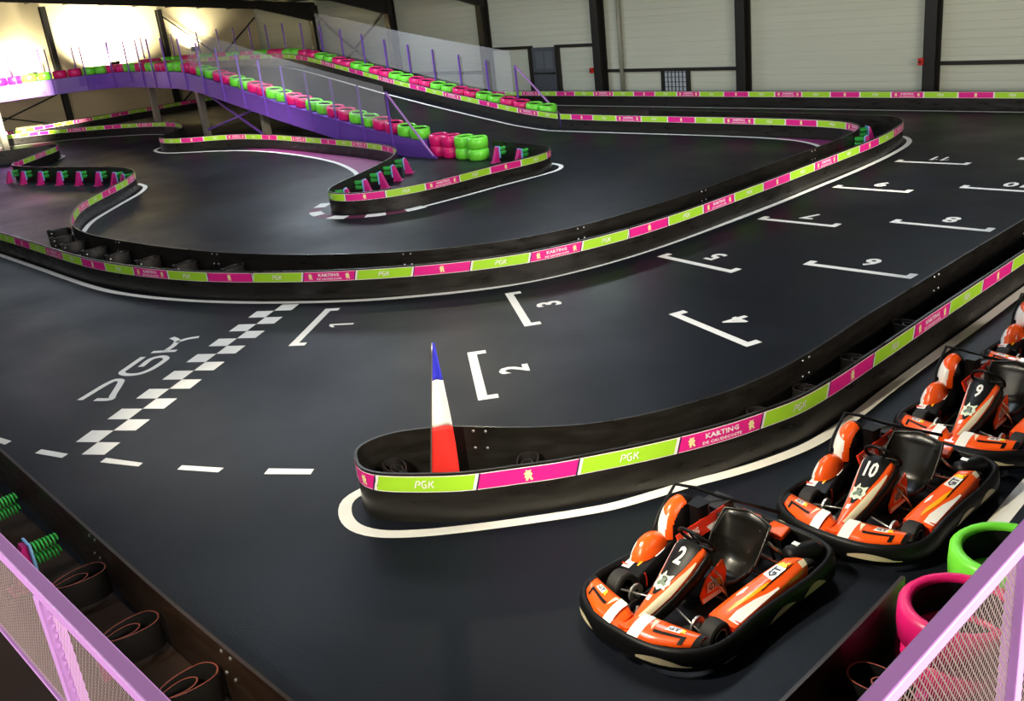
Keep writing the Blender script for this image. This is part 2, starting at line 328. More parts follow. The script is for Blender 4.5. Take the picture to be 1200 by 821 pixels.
# start line of two staggered rows of squares
sq0 = Vector((-12.33, 3.64, 0)); sd = Vector((-.5465, .8375, 0)); sn = Vector((.8375, .5465, 0)); sz = .344
for k in range(-1, 16):
    side = 1 if k % 2 else -1
    a = sq0 + sd * sz * k; b = a + sn * side * .335
    MB().poly([(q.x, q.y, .004) for q in (a, b, b + sd * sz, a + sd * sz)], [(0, 1, 2, 3)], paint_white).build('start_square', floor)
for (a, b, c, d) in (((-11.69, 3.41), (-11.13, 3.66), (-11.18, 3.74), (-11.75, 3.51)), ((-10.62, 3.92), (-10.11, 4.19), (-10.16, 4.29), (-10.68, 4.01)), ((-9.59, 4.5), (-9.11, 4.83), (-9.19, 4.93), (-9.67, 4.61)),
                     ((-12.75, 2.98), (-12.27, 3.15), (-12.32, 3.25), (-12.8, 3.08)), ((-13.95, 2.7), (-13.42, 2.82), (-13.46, 2.92), (-14, 2.8)), ((-15.2, 2.45), (-14.65, 2.55), (-14.68, 2.65), (-15.22, 2.55))):
    MB().poly([(x, y, .004) for x, y in (a, b, c, d)], [(0, 1, 2, 3)], paint_white).build('pit_dash', floor)
def flat(name, V, F, m, o, u, v, z=.004, parent=None):
    return MB().poly([(o[0] + u[0] * a + v[0] * b, o[1] + u[1] * a + v[1] * b, z) for a, b in V], F, m).build(name, parent or floor)
for st in ([(-13.9, 4.23), (-13.74, 4.33), (-13.7, 4.38), (-13.82, 4.46), (-14.2, 4.73), (-14.31, 4.79), (-14.42, 4.75), (-14.4, 4.64), (-14.1, 4.08)],
           [(-14.62, 5.24), (-14.82, 5.52), (-14.76, 5.66), (-14.6, 5.66), (-14.5, 5.55), (-14.34, 5.26), (-14.34, 5.08), (-14.5, 4.95), (-14.66, 4.95), (-14.78, 5.1), (-15.04, 5.47)],
           [(-15.13, 5.66), (-14.8, 5.93)], [(-15.53, 6.2), (-15.3, 6.18), (-15.1, 6.02), (-14.96, 5.8)], [(-15.1, 6.48), (-15.2, 6.33), (-15.22, 6.12)]):
    V, F = stroke([tuple(p[:2]) for p in catmull([(x, y, 0) for x, y in st], .04)], .1); flat('painted_letter', V, F, paint_white, (0, 0), (1, 0), (0, 1))
ONE = [((.0, .5), (.15, .5), (.15, -.5), (.0, -.5)), ((.0, .5), (.0, .33), (-.24, .18), (-.24, .32))]
ONES = {'1': merge2d([(list(q), [(0, 1, 2, 3)]) for q in ONE]), '11': merge2d([([(x + d, y) for x, y in q], [(0, 1, 2, 3)]) for d in (-.3, .3) for q in ONE])}
BARS = [('1', (-13.24, 7.08), (-14.34, 8.52), (.80, .60)), ('2', (-8.99, 7.32), (-10.44, 8.41), (.60, .80)), ('3', (-10.49, 9.65), (-12.02, 10.68), (.56, .83)),
        ('4', (-7.12, 10.62), (-8.88, 11.18), (.30, .95)), ('5', (-9.24, 13.37), (-11.02, 13.62), (.14, .99)), ('6', (-6.57, 14.33), (-8.44, 14.3), (0, 1)),
        ('7', (-9.15, 16.67), (-10.84, 16.64), (0, 1)), ('8', (-6.58, 17.38), (-8.41, 17.35), (0, 1)), ('9', (-9.16, 19.69), (-10.87, 19.65), (0, 1)),
        ('10', (-6.6, 20.46), (-8.42, 20.42), (0, 1)), ('11', (-9.17, 22.63), (-10.86, 22.55), (0, 1)), ('12', (-6.62, 23.5), (-8.4, 23.46), (0, 1))]
for t, a, b, tk in BARS:
    a = Vector((*a, 0)); b = Vector((*b, 0)); d = (b - a).normalized(); k = Vector((*tk, 0)).normalized(); w = .13
    m = MB()
    for q0, q1, q2, q3 in ((a, b, b + k * w, a + k * w), (a + k * w, a + d * w + k * w, a + d * w + k * .27, a + k * .27), (b - d * w + k * w, b + k * w, b + k * .27, b - d * w + k * .27)):
        m.poly([(q.x, q.y, .004) for q in (q0, q1, q2, q3)], [(0, 1, 2, 3)], paint_white)
    m.build('grid_bracket', floor)
    V, F = text_flat(t) if t not in ONES else ONES[t]; c = (a + b) / 2 + k * .58
    flat('grid_number', V, F, paint_white, (c.x, c.y), (d.x * .42, d.y * .42), (-k.x * .42, -k.y * .42))
# bare ground behind the outer barrier, under the balcony
MB().poly([(x, y, .003) for x, y in ((-30, -13.9), (6.9, -13.9), (6.9, 6.1), (-2.8, 6.1), (-2.8, 2.3), (-30, 2.3))], [tuple(range(6))], ground_brown).build('bare_strip', floor)

# ------------------------------------------------------------------ walls, roof, frames
BAY = [-56.25 + 7.05 * k for k in range(0, 10)]
BAY = [-14.3 + 7.05 * k for k in range(-6, 4)]
wall_back = struct(MB().box((X0, Y1 + .06, 0), (X1, Y1 + .25, 5.3), clad).build('wall_back'))
wall_left = struct(MB().poly([(X0 - .06, Y0, 0), (X0 - .06, Y1, 0), (X0 - .06, Y1, roof_z(Y1)), (X0 - .06, 4, roof_z(4)), (X0 - .06, Y0, roof_z(Y0)),
                              (X0 - .25, Y0, 0), (X0 - .25, Y1, 0), (X0 - .25, Y1, roof_z(Y1)), (X0 - .25, 4, roof_z(4)), (X0 - .25, Y0, roof_z(Y0))], [(0, 1, 2, 3, 4), (9, 8, 7, 6, 5)], clad_end).build('wall_left'))
wall_front = struct(MB().box((X0, Y0 - .2, 0), (X1, Y0, 6.3), clad).build('wall_front'))
wall_right = struct(MB().box((X1, Y0, 0), (X1 + .2, Y1, 8.4), clad).build('wall_right'))
def sheeting(x0, x1, z0, z1, parent):
    """one bay of horizontally ribbed sheets"""
    m = MB(); n = max(2, int((z1 - z0) / .25)); rows = []
    prof = []
    for i in range(n):
        za = z0 + (z1 - z0) * i / n; zb = z0 + (z1 - z0) * (i + 1) / n
        prof += [(za, .0), (za + .02, .012), (zb - .02, .012), (zb - .001, .0)]
    m.grid([[(x, Y1 + .05 - d, z) for z, d in prof] for x in (x0, x1)], clad, False)
    return m.build('cladding_panel', parent)
for x0, x1 in zip([X0] + BAY, BAY + [X1]):
    if x1 - x0 > .5: sheeting(x0, x1, .0, 5.2, wall_back)
for x in BAY:
    m = MB(); y = Y1 - .02
    m.box((x - .19, y - .46, 0), (x + .19, y - .42, 4.75), dark_steel).box((x - .19, y - .04, 0), (x + .19, y, 4.9), dark_steel).box((x - .03, y - .42, 0), (x + .03, y - .04, 4.8), dark_steel)
    m.build('column', wall_back)
# mid rails (heights differ from bay to bay)
def rail(x0, x1, z): MB().box((x0, Y1 - .1, z - .06), (x1, Y1 + .03, z + .06), dark_steel).build('wall_rail', wall_back)
rail(-35.3, -32.75, 2.14); rail(-31.1, -28.6, 2.14); rail(-28.2, -21.6, 1.06); rail(-14.1, -7.5, 1.1); rail(-42.4, -35.6, 1.1); rail(-49.4, -42.7, 1.1); rail(-56.2, -49.7, 1.1)
for x in (-25.28, -24.05): MB().box((x - .07, Y1 - .1, 0), (x + .07, Y1 + .03, 1.0), dark_steel).build('window_jamb', wall_back)
for x in (-32.72, -31.05): MB().box((x - .1, Y1 - .12, 0), (x + .1, Y1 + .03, 2.2), dark_steel).build('door_jamb', wall_back)
MB().tube([(-27.36, Y1 - .12, 0), (-27.36, Y1 - .12, 4.9)], .09, pipe_grey, 10).build('downpipe', wall_back)
door = struct(MB().box((-32.62, Y1 - .07, 0), (-31.15, Y1 + .02, 2.12), door_grey).build('door_1'))
MB().box((-32.55, Y1 - .14, .98), (-31.25, Y1 - .09, 1.03), k_dkmetal).box((-32.5, Y1 - .1, .95), (-32.42, Y1 - .06, 1.06), k_dkmetal).box((-31.38, Y1 - .1, .95), (-31.3, Y1 - .06, 1.06), k_dkmetal).build('push_bar', door)
for x in (-32.4, -31.85): MB().box((x, Y1 - .085, 1.2), (x + .5, Y1 - .065, 1.95), mat('door_panel_grey', '5a626a', .5)).build('door_panel', door)
win = struct(MB().box((-25.2, Y1 - .04, 0), (-24.12, Y1 + .02, 1.0), glass_grille).build('window_1'))
for i in range(7): MB().box((-25.2 + i * .18 - .012, Y1 - .09, 0), (-25.2 + i * .18 + .012, Y1 - .06, 1.0), dark_steel).build('grille_bar', win)
for i in range(6): MB().box((-25.2, Y1 - .075, i * .19), (-24.12, Y1 - .05, i * .19 + .022), dark_steel).build('grille_bar', win)
for i, (x, z, lab) in enumerate(((-28.66, 1.14, 'red alarm call point on the dark column right of the grey door'), (-14.52, 1.22, 'red alarm call point on the dark column at the far right of the back wall'))):
    m = MB().box((x - .08, Y1 - .6, z - .11), (x + .08, Y1 - .48, z + .11), red_box).lathe([(.0, .02), (.04, .02), (.04, 0)], dark_steel, 12, Matrix.Translation((x, Y1 - .6, z)) @ Matrix.Rotation(R(90), 4, 'X'))
    tag(m.build('alarm_call_point', bevel=.015), lab, 'alarm', 'red call points on the columns')
# end wall: columns, rails, bracing
for y in (26.1, 19.8, 13.5, 7.2):
    x = X0 + .02; m = MB(); t = roof_z(y) - .3
    m.box((x, y - .14, 0), (x + .04, y + .14, t), dark_steel).box((x + .3, y - .14, 0), (x + .34, y + .14, t), dark_steel).box((x + .04, y - .025, 0), (x + .3, y + .025, t), dark_steel).build('column', wall_left)
for y0, y1 in ((26.25, 32.2), (19.95, 25.95), (13.65, 19.65), (7.3, 13.4)):
    MB().box((X0 - .02, y0, 2.05), (X0 + .1, y1, 2.17), dark_steel).build('wall_rail', wall_left)
for (y0, z0, y1, z1) in ((26.2, .3, 32.1, 4.6), (32.1, .3, 26.2, 5.3), (13.6, .2, 19.7, 2.0), (13.6, 2.0, 19.7, .2)):
    MB().bar((X0 + .2, y0, z0), (X0 + .2, y1, z1), .07, .07, dark_steel).build('wall_brace', wall_left)
for (x0, z0, x1, z1) in ((-49.4, .5, -42.7, 4.4), (-42.7, .5, -49.4, 4.4)):
    MB().bar((x0, Y1 - .25, z0), (x1, Y1 - .25, z1), .08, .08, dark_steel).build('wall_brace', wall_back)
# roof: sheets, portal rafters with haunches, purlins, translucent strips
ceiling = struct(MB().poly([(X0, Y1, roof_z(Y1)), (X1, Y1, roof_z(Y1)), (X1, 4, roof_z(4)), (X0, 4, roof_z(4)), (X0, Y0, roof_z(Y0)), (X1, Y0, roof_z(Y0)),
                            (X0, Y1, roof_z(Y1) + .15), (X1, Y1, roof_z(Y1) + .15), (X1, 4, roof_z(4) + .15), (X0, 4, roof_z(4) + .15), (X0, Y0, roof_z(Y0) + .15), (X1, Y0, roof_z(Y0) + .15)],
                           [(0, 1, 2, 3), (3, 2, 5, 4), (9, 8, 7, 6), (10, 11, 8, 9)], roof_mat).build('ceiling'))
for x in BAY:
    m = MB(); ys = [Y1 - .1, 30.6, 28.6, 4]; dp = [1.05, .75, .42, .42]
    for (ya, da), (yb, db) in zip(zip(ys, dp), list(zip(ys, dp))[1:]):
        za, zb = roof_z(ya) - .16, roof_z(yb) - .16
        for hw, lo, hi in ((.1, None, None),):
            pts = [(x - hw, ya, za - da), (x + hw, ya, za - da), (x + hw, ya, za), (x - hw, ya, za), (x - hw, yb, zb - db), (x + hw, yb, zb - db), (x + hw, yb, zb), (x - hw, yb, zb)]
            m.poly(pts, [(0, 1, 2, 3), (7, 6, 5, 4), (0, 4, 5, 1), (1, 5, 6, 2), (2, 6, 7, 3), (3, 7, 4, 0)], dark_steel)
    m.bar((x, 4, roof_z(4) - .37), (x, Y0 + .1, roof_z(Y0) - .37), .2, .42, dark_steel)
    m.build('rafter', ceiling)
for y in [30.5 - 1.9 * k for k in range(0, 14)]:
    MB().box((X0, y - .04, roof_z(y) - .18), (X1, y + .04, roof_z(y) - .01), dark_steel).build('purlin', ceiling)
sky_em = mat('translucent_strip', 'e8eef2', .5, emit=('e8f0f6', 1.6))
for x, y in STRIPS:
    MB().poly([(x - .6, y - 3, roof_z(y - 3) - .2), (x + .6, y - 3, roof_z(y - 3) - .2), (x + .6, y + 3, roof_z(y + 3) - .2), (x - .6, y + 3, roof_z(y + 3) - .2)], [(0, 1, 2, 3)], sky_em).build('roof_light_strip', ceiling)
win_em = mat('window_daylight', 'f4ead8', .4, emit=('fff2dc', 2.0))
w2 = struct(MB().box((X1 - .06, 2, 2.9), (X1 - .02, 14, 6.4), win_em).build('window_2')); w3 = struct(MB().box((-15, Y0 + .02, 2.7), (-1, Y0 + .06, 5.7), win_em).build('window_3'))
for k in range(5): MB().box((X1 - .12, 2 + 3 * k - .04, 2.9), (X1 - .05, 2 + 3 * k + .04, 6.4), dark_steel).build('window_bar', w2); MB().box((-15 + 3.5 * k - .04, Y0 + .05, 2.7), (-15 + 3.5 * k + .04, Y0 + .12, 5.7), dark_steel).build('window_bar', w3)

# ------------------------------------------------------------------ floodlights: washers at the end wall, and unseen lamps added to brighten the hall
flood_body = MB().box((-.22, -.16, -.05), (.22, .16, .05), dark_steel).box((-.03, -.2, .0), (.03, -.17, .3), dark_steel).box((-.03, .17, .0), (.03, .2, .3), dark_steel).box((-.03, -.2, .28), (.03, .2, .31), dark_steel)
flood_glow = mat('lamp_face', 'fff4dc', .4, emit=('fff0d0', 25))
def floodlight(loc, target, power, spot, label, blend=.7, arm=None):
    r = empty('floodlight', loc); tag(r, label, 'lamp', 'floodlights under the roof')
    q = (Vector(target) - Vector(loc)).to_track_quat('-Z', 'Y'); r.rotation_euler = q.to_euler()
    o = bpy.data.objects.new('housing', FL['h'].data) if 'h' in FL else None
    if o is None:
        FL['h'] = flood_body.build('housing'); FL['l'] = MB().box((-.19, -.13, -.075), (.19, .13, -.055), flood_glow).build('lens'); o = FL['h']; l = FL['l']
    else:
        l = bpy.data.objects.new('lens', FL['l'].data); COL.objects.link(o); COL.objects.link(l)
    o.parent = r; l.parent = r
    d = bpy.data.lights.new('floodlight_beam', 'SPOT'); d.energy = power; d.color = (1.0, .9, .68); d.spot_size = R(spot); d.spot_blend = blend; d.shadow_soft_size = .2
    b = bpy.data.objects.new('floodlight_beam', d); COL.objects.link(b); b.location = (0, 0, -.12); b.parent = r
    if arm:
        a = MB().tube([loc, arm], .02, dark_steel, 6).build('wall_arm'); a.parent = r; a.matrix_parent_inverse = (Matrix.Translation(loc) @ q.to_matrix().to_4x4()).inverted()
FL = {}
floodlight((-14.0, 3.0, 6.9), (-10.5, 6.5, 0), 3600, 52, 'added unseen floodlight over the start line, aimed at the flag island', .9)  # added lamp, makes a warm pool around start and flag island
floodlight((-7.0, 15.0, 6.3), (-10.8, 20.4, 0), 5000, 30, 'added unseen floodlight over the painted grid', .95)  # put in for the warm pool on the grid floor
floodlight((-28.0, 12.5, 6.6), (-34.0, 17.2, 0), 5000, 50, 'added unseen floodlight over the infield', .95)  # no known fixture, added to warm the infield floor
floodlight((-6.6, 2.2, 6.8), (-3.9, 7.0, 0), 3500, 50, 'added unseen floodlight over the parked karts', .9)  # added to throw warm light on the karts and pit floor
floodlight((-20.0, 16.0, 6.2), (-10.0, 7.0, 0), 500, 45, 'floodlight above the infield, turned towards the flag island', .9)
floodlight((-3.2, -1.0, 5.0), (-7.4, 5.6, .3), 3600, 46, 'unseen fill lamp added above the balcony, aimed at the flag', .8)  # invented fill from the camera side, brightens flag and tip stickers
floodlight((-54.7, 22.4, 3.1), (-56.2, 22.7, 4.7), 9000, 135, 'floodlight washing up the brightest patch of the end wall', .5)
floodlight((-55.6, 18.3, 3.1), (-56.2, 18.3, 4.2), 1500, 130, 'floodlight washing up the left patch of the end wall', .6)
floodlight((-55.6, 27.6, 3.3), (-56.2, 27.8, 4.1), 1800, 120, 'floodlight washing up the end wall near the corner', .6, (-56.33, 27.6, 3.3))
floodlight((-38.0, 9.5, 6.6), (-51.0, 14.6, 2.9), 170000, 22, 'added unseen floodlight standing in for sun on the left end of the bridge parapet')  # added in place of sunlight on the bridge's left end
# ------------------------------------------------------------------ barriers
WH = .55; TH = .03; SZ0, SZ1 = .345, .525; SL = 1.04
def on_wall(p, s, z, off): c, n = p.at(s); return (c.x + n.x * off, c.y + n.y * off, c.z + z)
def barrier(name, label, pts, phase=0.0, order0=0, smooth=2, stickers=True, step=.15, h=WH, lettering=True, always=False, anchor=None, wm=None):
    wm = wm or rubber_wall
    p = Path(pts, step, smooth); rows = []
    if anchor:
        s0 = p.nearest(anchor[0]); nn = int(s0 / SL) + 1; phase = s0 - nn * SL; order0 = (anchor[1] - nn) % 4
    for c, n in zip(p.p, p.n):
        rows.append([(c.x + n.x * TH / 2, c.y + n.y * TH / 2, c.z), (c.x + n.x * TH / 2, c.y + n.y * TH / 2, c.z + h), (c.x - n.x * TH / 2, c.y - n.y * TH / 2, c.z + h), (c.x - n.x * TH / 2, c.y - n.y * TH / 2, c.z)])
    m = MB(); m.grid([[r[0], r[1]] for r in rows], wm); m.grid([[r[1], r[2]] for r in rows], wm, False); m.grid([[r[2], r[3]] for r in rows], wm)
    for r, fl in ((rows[0], 1), (rows[-1], 0)): m.poly(r, [(0, 1, 2, 3)], wm)
    root = m.build(name); tag(root, label, 'barrier', 'track barriers')
    if not stickers: return root, p
    k = order0; s = phase
    while s < p.L - .2:
        a, b = max(s, 0) + .012, min(s + SL, p.L) - .012
        s += SL; kind = k % 4; k += 1
        if b - a < .15: continue
        c, n = p.at((a + b) / 2)
        view = Vector((-c.x, -c.y, 0)); dist = view.length; view.normalize()
        if not always and n.dot(view) < -.25: continue
        m = MB(); q = max(2, int((b - a) / (.05 if dist < 14 else .12))); col = st_green if kind in (0, 2) else st_pink
        off = TH / 2 + .004; sk = .05 if dist < 18 else .0
        def line(z0, z1, o, sa, sb, mm, rm):
            rm.grid([[on_wall(p, sa + (sb - sa) * j / q + (sk * ((z - SZ0) / (SZ1 - SZ0) - .5)), z, o) for z in (z0, z1)] for j in range(q + 1)], mm, False)
        line(SZ0, SZ1, off - .002, a - .012, b + .012, st_white, m)
        line(SZ0 + .008, SZ1 - .008, off, a + .01, b - .01, col, m)
        st = m.build('sticker_panel', root)
        if not lettering: continue
        mid = (a + b) / 2; zc = (SZ0 + SZ1) / 2; full = (b - a) > .8
        def put(V, F, mm, ds, dz, hgt, nm, sx=1.0, asp=1.0):
            w = MB().poly([on_wall(p, mid + (ds + x * hgt * sx) , zc + dz + y * hgt, off + .005) for x, y in V], F, mm); w.build(nm, st)
        if not full: continue
        if kind in (0, 2): put(*PGK2D, st_white, 0, 0, .075, 'lettering')
        elif kind == 1:
            put(*CREST2D, st_cream, 0, 0, .12, 'crest')
            if dist < 25:
                w = MB(); line(SZ0, SZ1, off + .002, a + .0, a + .016, st_navy, w); w.build('edge_stripe', st); w = MB(); line(SZ0, SZ1, off + .002, b - .016, b, st_navy, w); w.build('edge_stripe', st)
        else:
            V, F = text_flat('KARTING', 1); put(V, F, st_white, 0, .028, .058, 'lettering', 1.25)
            V, F = text_flat('DE CAUDECOSTE', 1); put(V, F, st_white, 0, -.045, .036, 'lettering', 1.3)
            put(*CREST2D, st_cream, -.36, 0, .11, 'crest'); put(*CREST2D, st_cream, .36, 0, .11, 'crest')
            if dist < 25:
                w = MB(); line(SZ0, SZ1, off + .002, a + .0, a + .016, st_navy, w); w.build('edge_stripe', st); w = MB(); line(SZ0, SZ1, off + .002, b - .016, b, st_navy, w); w.build('edge_stripe', st)
    return root, p
bolt_me = MB().lathe([(.0, .012), (.011, .011), (.018, .004), (.018, 0)], steel_bolt, 8).build('bolt').data
bpy.data.objects.remove(bpy.data.objects['bolt'])
def bolts(root, p, ss, side):
    for s in ss:
        for ds, z in ((-.07, .5), (.07, .5), (-.07, .3), (.07, .3)):
            o = bpy.data.objects.new('bolt', bolt_me); COL.objects.link(o); o.parent = root
            c, n = p.at(s + ds); o.location = on_wall(p, s + ds, z, side * (TH / 2 + .001)); o.rotation_euler = (n * side).to_track_quat('Z', 'Y').to_euler()

pit, pit_p = barrier('track_barrier', 'black barrier with green and pink stickers around the long island holding the tricolour flag', list(reversed(PIT_FAR)) + PIT_NEAR, anchor=((-6.11, 6.17), 2), step=.05, smooth=6)
div_n, div_np = barrier('track_barrier', 'long curved sticker barrier beside the painted grid and start line', DIV_NEAR, anchor=((-12.07, 11.47), 3))
div_f, div_fp = barrier('track_barrier', 'barrier from the ramp foot around the back of the middle divider to the left bulge', DIV_FAR, anchor=((-17.4, 24.97), 3))
inn, inn_p = barrier('track_barrier', 'winding inner barrier past the purple ramp to the pointed infield tip', INNER, anchor=((-19.32, 14.95), 3))
WALLB = [(-55.2, 4), (-55.25, 12), (-55.3, 20), (-55.3, 26.5), (-55.0, 28.6), (-53.6, 29.9), (-51.5, 30.1), (-40, 30.1), (-20, 30.1), (5.5, 30.1)]
far_b, far_p = barrier('track_barrier', 'straight sticker barrier along the foot of the back wall', WALLB, anchor=((-18.85, 30.1), 3), smooth=1, step=.25)
B5 = [(-16, 2.5), (-11.89, 2.43), (-9.06, 2.36), (-7.11, 2.32), (-5.3, 2.32), (-3.4, 2.34), (-2.9, 2.5), (-2.76, 2.9), (-2.74, 4.4), (-2.74, 5.3), (-2.76, 6.1)]
b5, b5_p = barrier('track_barrier', 'plain black barrier, tinted brown for warm light, in the foreground seen from behind, below the lilac railing', B5, stickers=False, smooth=1, wm=wall_warm_lit)
def ss_of(p, pts): return [p.nearest(q) for q in pts]
bolts(pit, pit_p, ss_of(pit_p, [(-7.45, 6.05), (-5.63, 9.6), (-5.7, 13.2), (-5.7, 16.5)]), -1)
bolts(div_f, div_fp, ss_of(div_fp, [(-12.13, 21.0), (-12.13, 16.6), (-12.5, 13.2), (-14.3, 10.45), (-18.3, 8.58), (-21.8, 8.03)]), -1)
bolts(b5, b5_p, ss_of(b5_p, [(-8.95, 2.36), (-6.2, 2.3), (-12.3, 2.44)]), 1)

# ------------------------------------------------------------------ ramp and bridge
def dzx(x):
    T = [(-24.4, 0.0), (-25.2, .06), (-26, .13), (-27.5, .33), (-30, .68), (-33.7, 1.25), (-38.5, 2.07), (-40, 2.3), (-41.3, 2.42), (-43, 2.46), (-80, 2.46)]
    for (a, za), (b, zb) in zip(T, T[1:]):
        if x >= b: return za + (zb - za) * (a - x) / (a - b)
    return 2.46
def with_z(L): return [(x, y, dzx(x)) for x, y in L]
RX = [-24.45, -25.2, -26, -27.5, -29, -30.5, -32, -33.7, -35.5, -37, -38.5, -40, -41.3, -43]
NEAR = with_z([(x, 19.5) for x in RX] + [(-45.5, 19.75), (-48.2, 19.75), (-49.7, 19.0), (-50.7, 17.3), (-51.2, 15), (-51.45, 10), (-51.5, 3)])
FAR = with_z([(x, 25.0) for x in RX] + [(-46.5, 25.0), (-50.5, 24.7), (-53.0, 23.4), (-54.6, 21.0), (-55.0, 16.5), (-55.1, 10), (-55.1, 3)])
ramp = empty('ramp_bridge', (-40, 20, 0)); tag(ramp, 'purple steel ramp and bridge carrying the track up to the left', 'bridge')
ramp_inv = Matrix.Translation((-40, 20, 0)).inverted()
def under(o): o.parent = ramp; o.matrix_parent_inverse = ramp_inv; return o
m = MB(); top = [[n, f] for n, f in zip(NEAR, FAR)]
m.grid(top, asphalt, False); m.grid([[(a[0], a[1], max(a[2] - .22, -.0)), (b[0], b[1], max(b[2] - .22, 0))] for a, b in top][::-1], purple, False)
m.grid([[(a[0], a[1], a[2]), (a[0], a[1], max(0, a[2] - .22))] for a, b in top], purple, False); m.grid([[(b[0], b[1], max(0, b[2] - .22)), b] for a, b in top], purple, False)
under(m.build('deck'))
np_, fp_ = Path(NEAR, .3, 1), Path(FAR, .3, 1)
def off_path(p, s, o, z): c, n = p.at(s); return Vector((c.x + n.x * o, c.y + n.y * o, c.z + z))
# travel runs up the ramp (towards -X): the right-hand side of NEAR is the deck side
def box_along(p, s0, s1, o0, o1, z0, z1, m_, mb=None, q=4, taper=False):
    mb = mb or MB(); rows = []
    for j in range(q + 1):
        s = s0 + (s1 - s0) * j / q; k = min(1, (s - s0 + .02) / .8) if taper else 1
        rows.append([off_path(p, s, o0, z0), off_path(p, s, o0, z1 * k), off_path(p, s, o1, z1 * k), off_path(p, s, o1, z0), off_path(p, s, o0, z0)])
    mb.grid(rows, m_, False); mb.poly(rows[0][:4], [(0, 1, 2, 3)], m_); mb.poly(rows[-1][:4], [(3, 2, 1, 0)], m_)
    return mb
POSTS = [2.15 + 1.58 * k for k in range(0, 24)]
edges = [0.0] + POSTS
for i, (a, b) in enumerate(zip(edges, edges[1:])):
    if b > np_.L: break
    if i == 0: under(box_along(np_, a + .01, .7, -.02, .05, 0, .47, purple, taper=True, q=8).build('parapet_panel')); a = .7
    under(box_along(np_, a + .01, b - .01, -.02, .66, -.24 if i else -.0, .47, purple, q=4).build('parapet_panel'))
    under(box_along(np_, a + .01, b - .01, -.035, -.02, .41, .47, purple, taper=(i == 0)).build('parapet_lip')) if i else None
for k, s in enumerate(POSTS):
    if s > np_.L: break
    c = off_path(np_, s, -.05, -.2); t = off_path(np_, s, -.05, 1.88)
    under(MB().bar(c, t, .055, .055, purple).build('guard_post'))
c = off_path(np_, POSTS[0], -.05, 1.86); t = off_path(np_, 0.1, -.05, .08)
under(MB().bar(c, t, .05, .05, purple_rail).build('end_brace'))
# far side: outer ledge, posts, brace
FO = 26
for i, a in enumerate([.0 + 1.6 * k for k in range(26)]):
    if a + 1.6 > fp_.L: break
    under(box_along(fp_, a + .01, a + 1.59, .06, .72, -.24 if i else 0, .36, purple, taper=(i == 0), q=8 if i == 0 else 4).build('parapet_panel'))
for k in range(22):
    s = 2.6 + 1.58 * k
    if s > fp_.L: break
    c = off_path(fp_, s, .78, -.1); t = off_path(fp_, s, .78, 1.85)
    under(MB().bar(c, t, .055, .055, purple).build('guard_post'))
under(MB().bar(off_path(fp_, 2.6, .78, 1.83), off_path(fp_, .5, .78, .3), .05, .05, purple_rail).build('end_brace'))
# clear safety sheets
def sheet(p, s0, s1, o, z0, z1a, z1b, n=24):
    rows = []
    for j in range(n + 1):
        s = s0 + (s1 - s0) * j / n; rows.append([off_path(p, s, o, z0), off_path(p, s, o, z1a + (z1b - z1a) * j / n)])
    return under(MB().grid(rows, sheet_mat, False).build('clear_sheet', solid=.006))
sheet(np_, 2.2, 15.6, -.1, .83, 2.06, 2.35); sheet(fp_, 2.9, 15.6, .86, .72, 2.3, 2.32)
# stickered wall on the far side of the climb (right-hand side of travel faces away, so run it downhill)
far_wall = [tuple(off_path(fp_, s, .02, 0)) for s in [fp_.L - .5 * k for k in range(int(fp_.L / .5))]] 
rb, rb_p = barrier('ramp_barrier', 'sticker barrier climbing the far side of the purple ramp', far_wall + [(-24.2, 24.95, 0.0)], anchor=((-30.5, 25), 3), smooth=1, step=.4)
rl = []
for k in range(30):
    q = off_path(fp_, -.0 + k * .8, -.45, .006); rl.append((q.x, q.y, q.z))
under(ribbon('white_line', rl, .13, paint_white))
# supports and bracing
sup = []
for (x, y) in ((-36.0, 20.2), (-41.2, 20.2), (-46.9, 20.6), (-51.0, 14.7), (-36.0, 24.4), (-41.2, 24.4), (-54.9, 14.7), (-50.9, 9.5)):
    zt = dzx(x) - .2; o = MB().box((x - .13, y - .13, 0), (x + .13, y + .13, zt), post_grey).box((x - .2, y - .2, 0), (x + .2, y + .2, .03), post_grey).build('support_post'); under(o)
for a, b in (((-41.2, 20.15, 2.2), (-36.0, 20.15, .2)), ((-36.0, 20.2, 1.4), (-41.2, 20.2, .3)), ((-41.2, 24.4, 2.2), (-36, 24.4, .2))):
    under(MB().bar(a, b, .07, .07, purple).build('cross_brace'))
under(MB().box((-51.2, 14.6, 2.02), (-54.9, 14.8, 2.24), purple).build('cross_beam'))

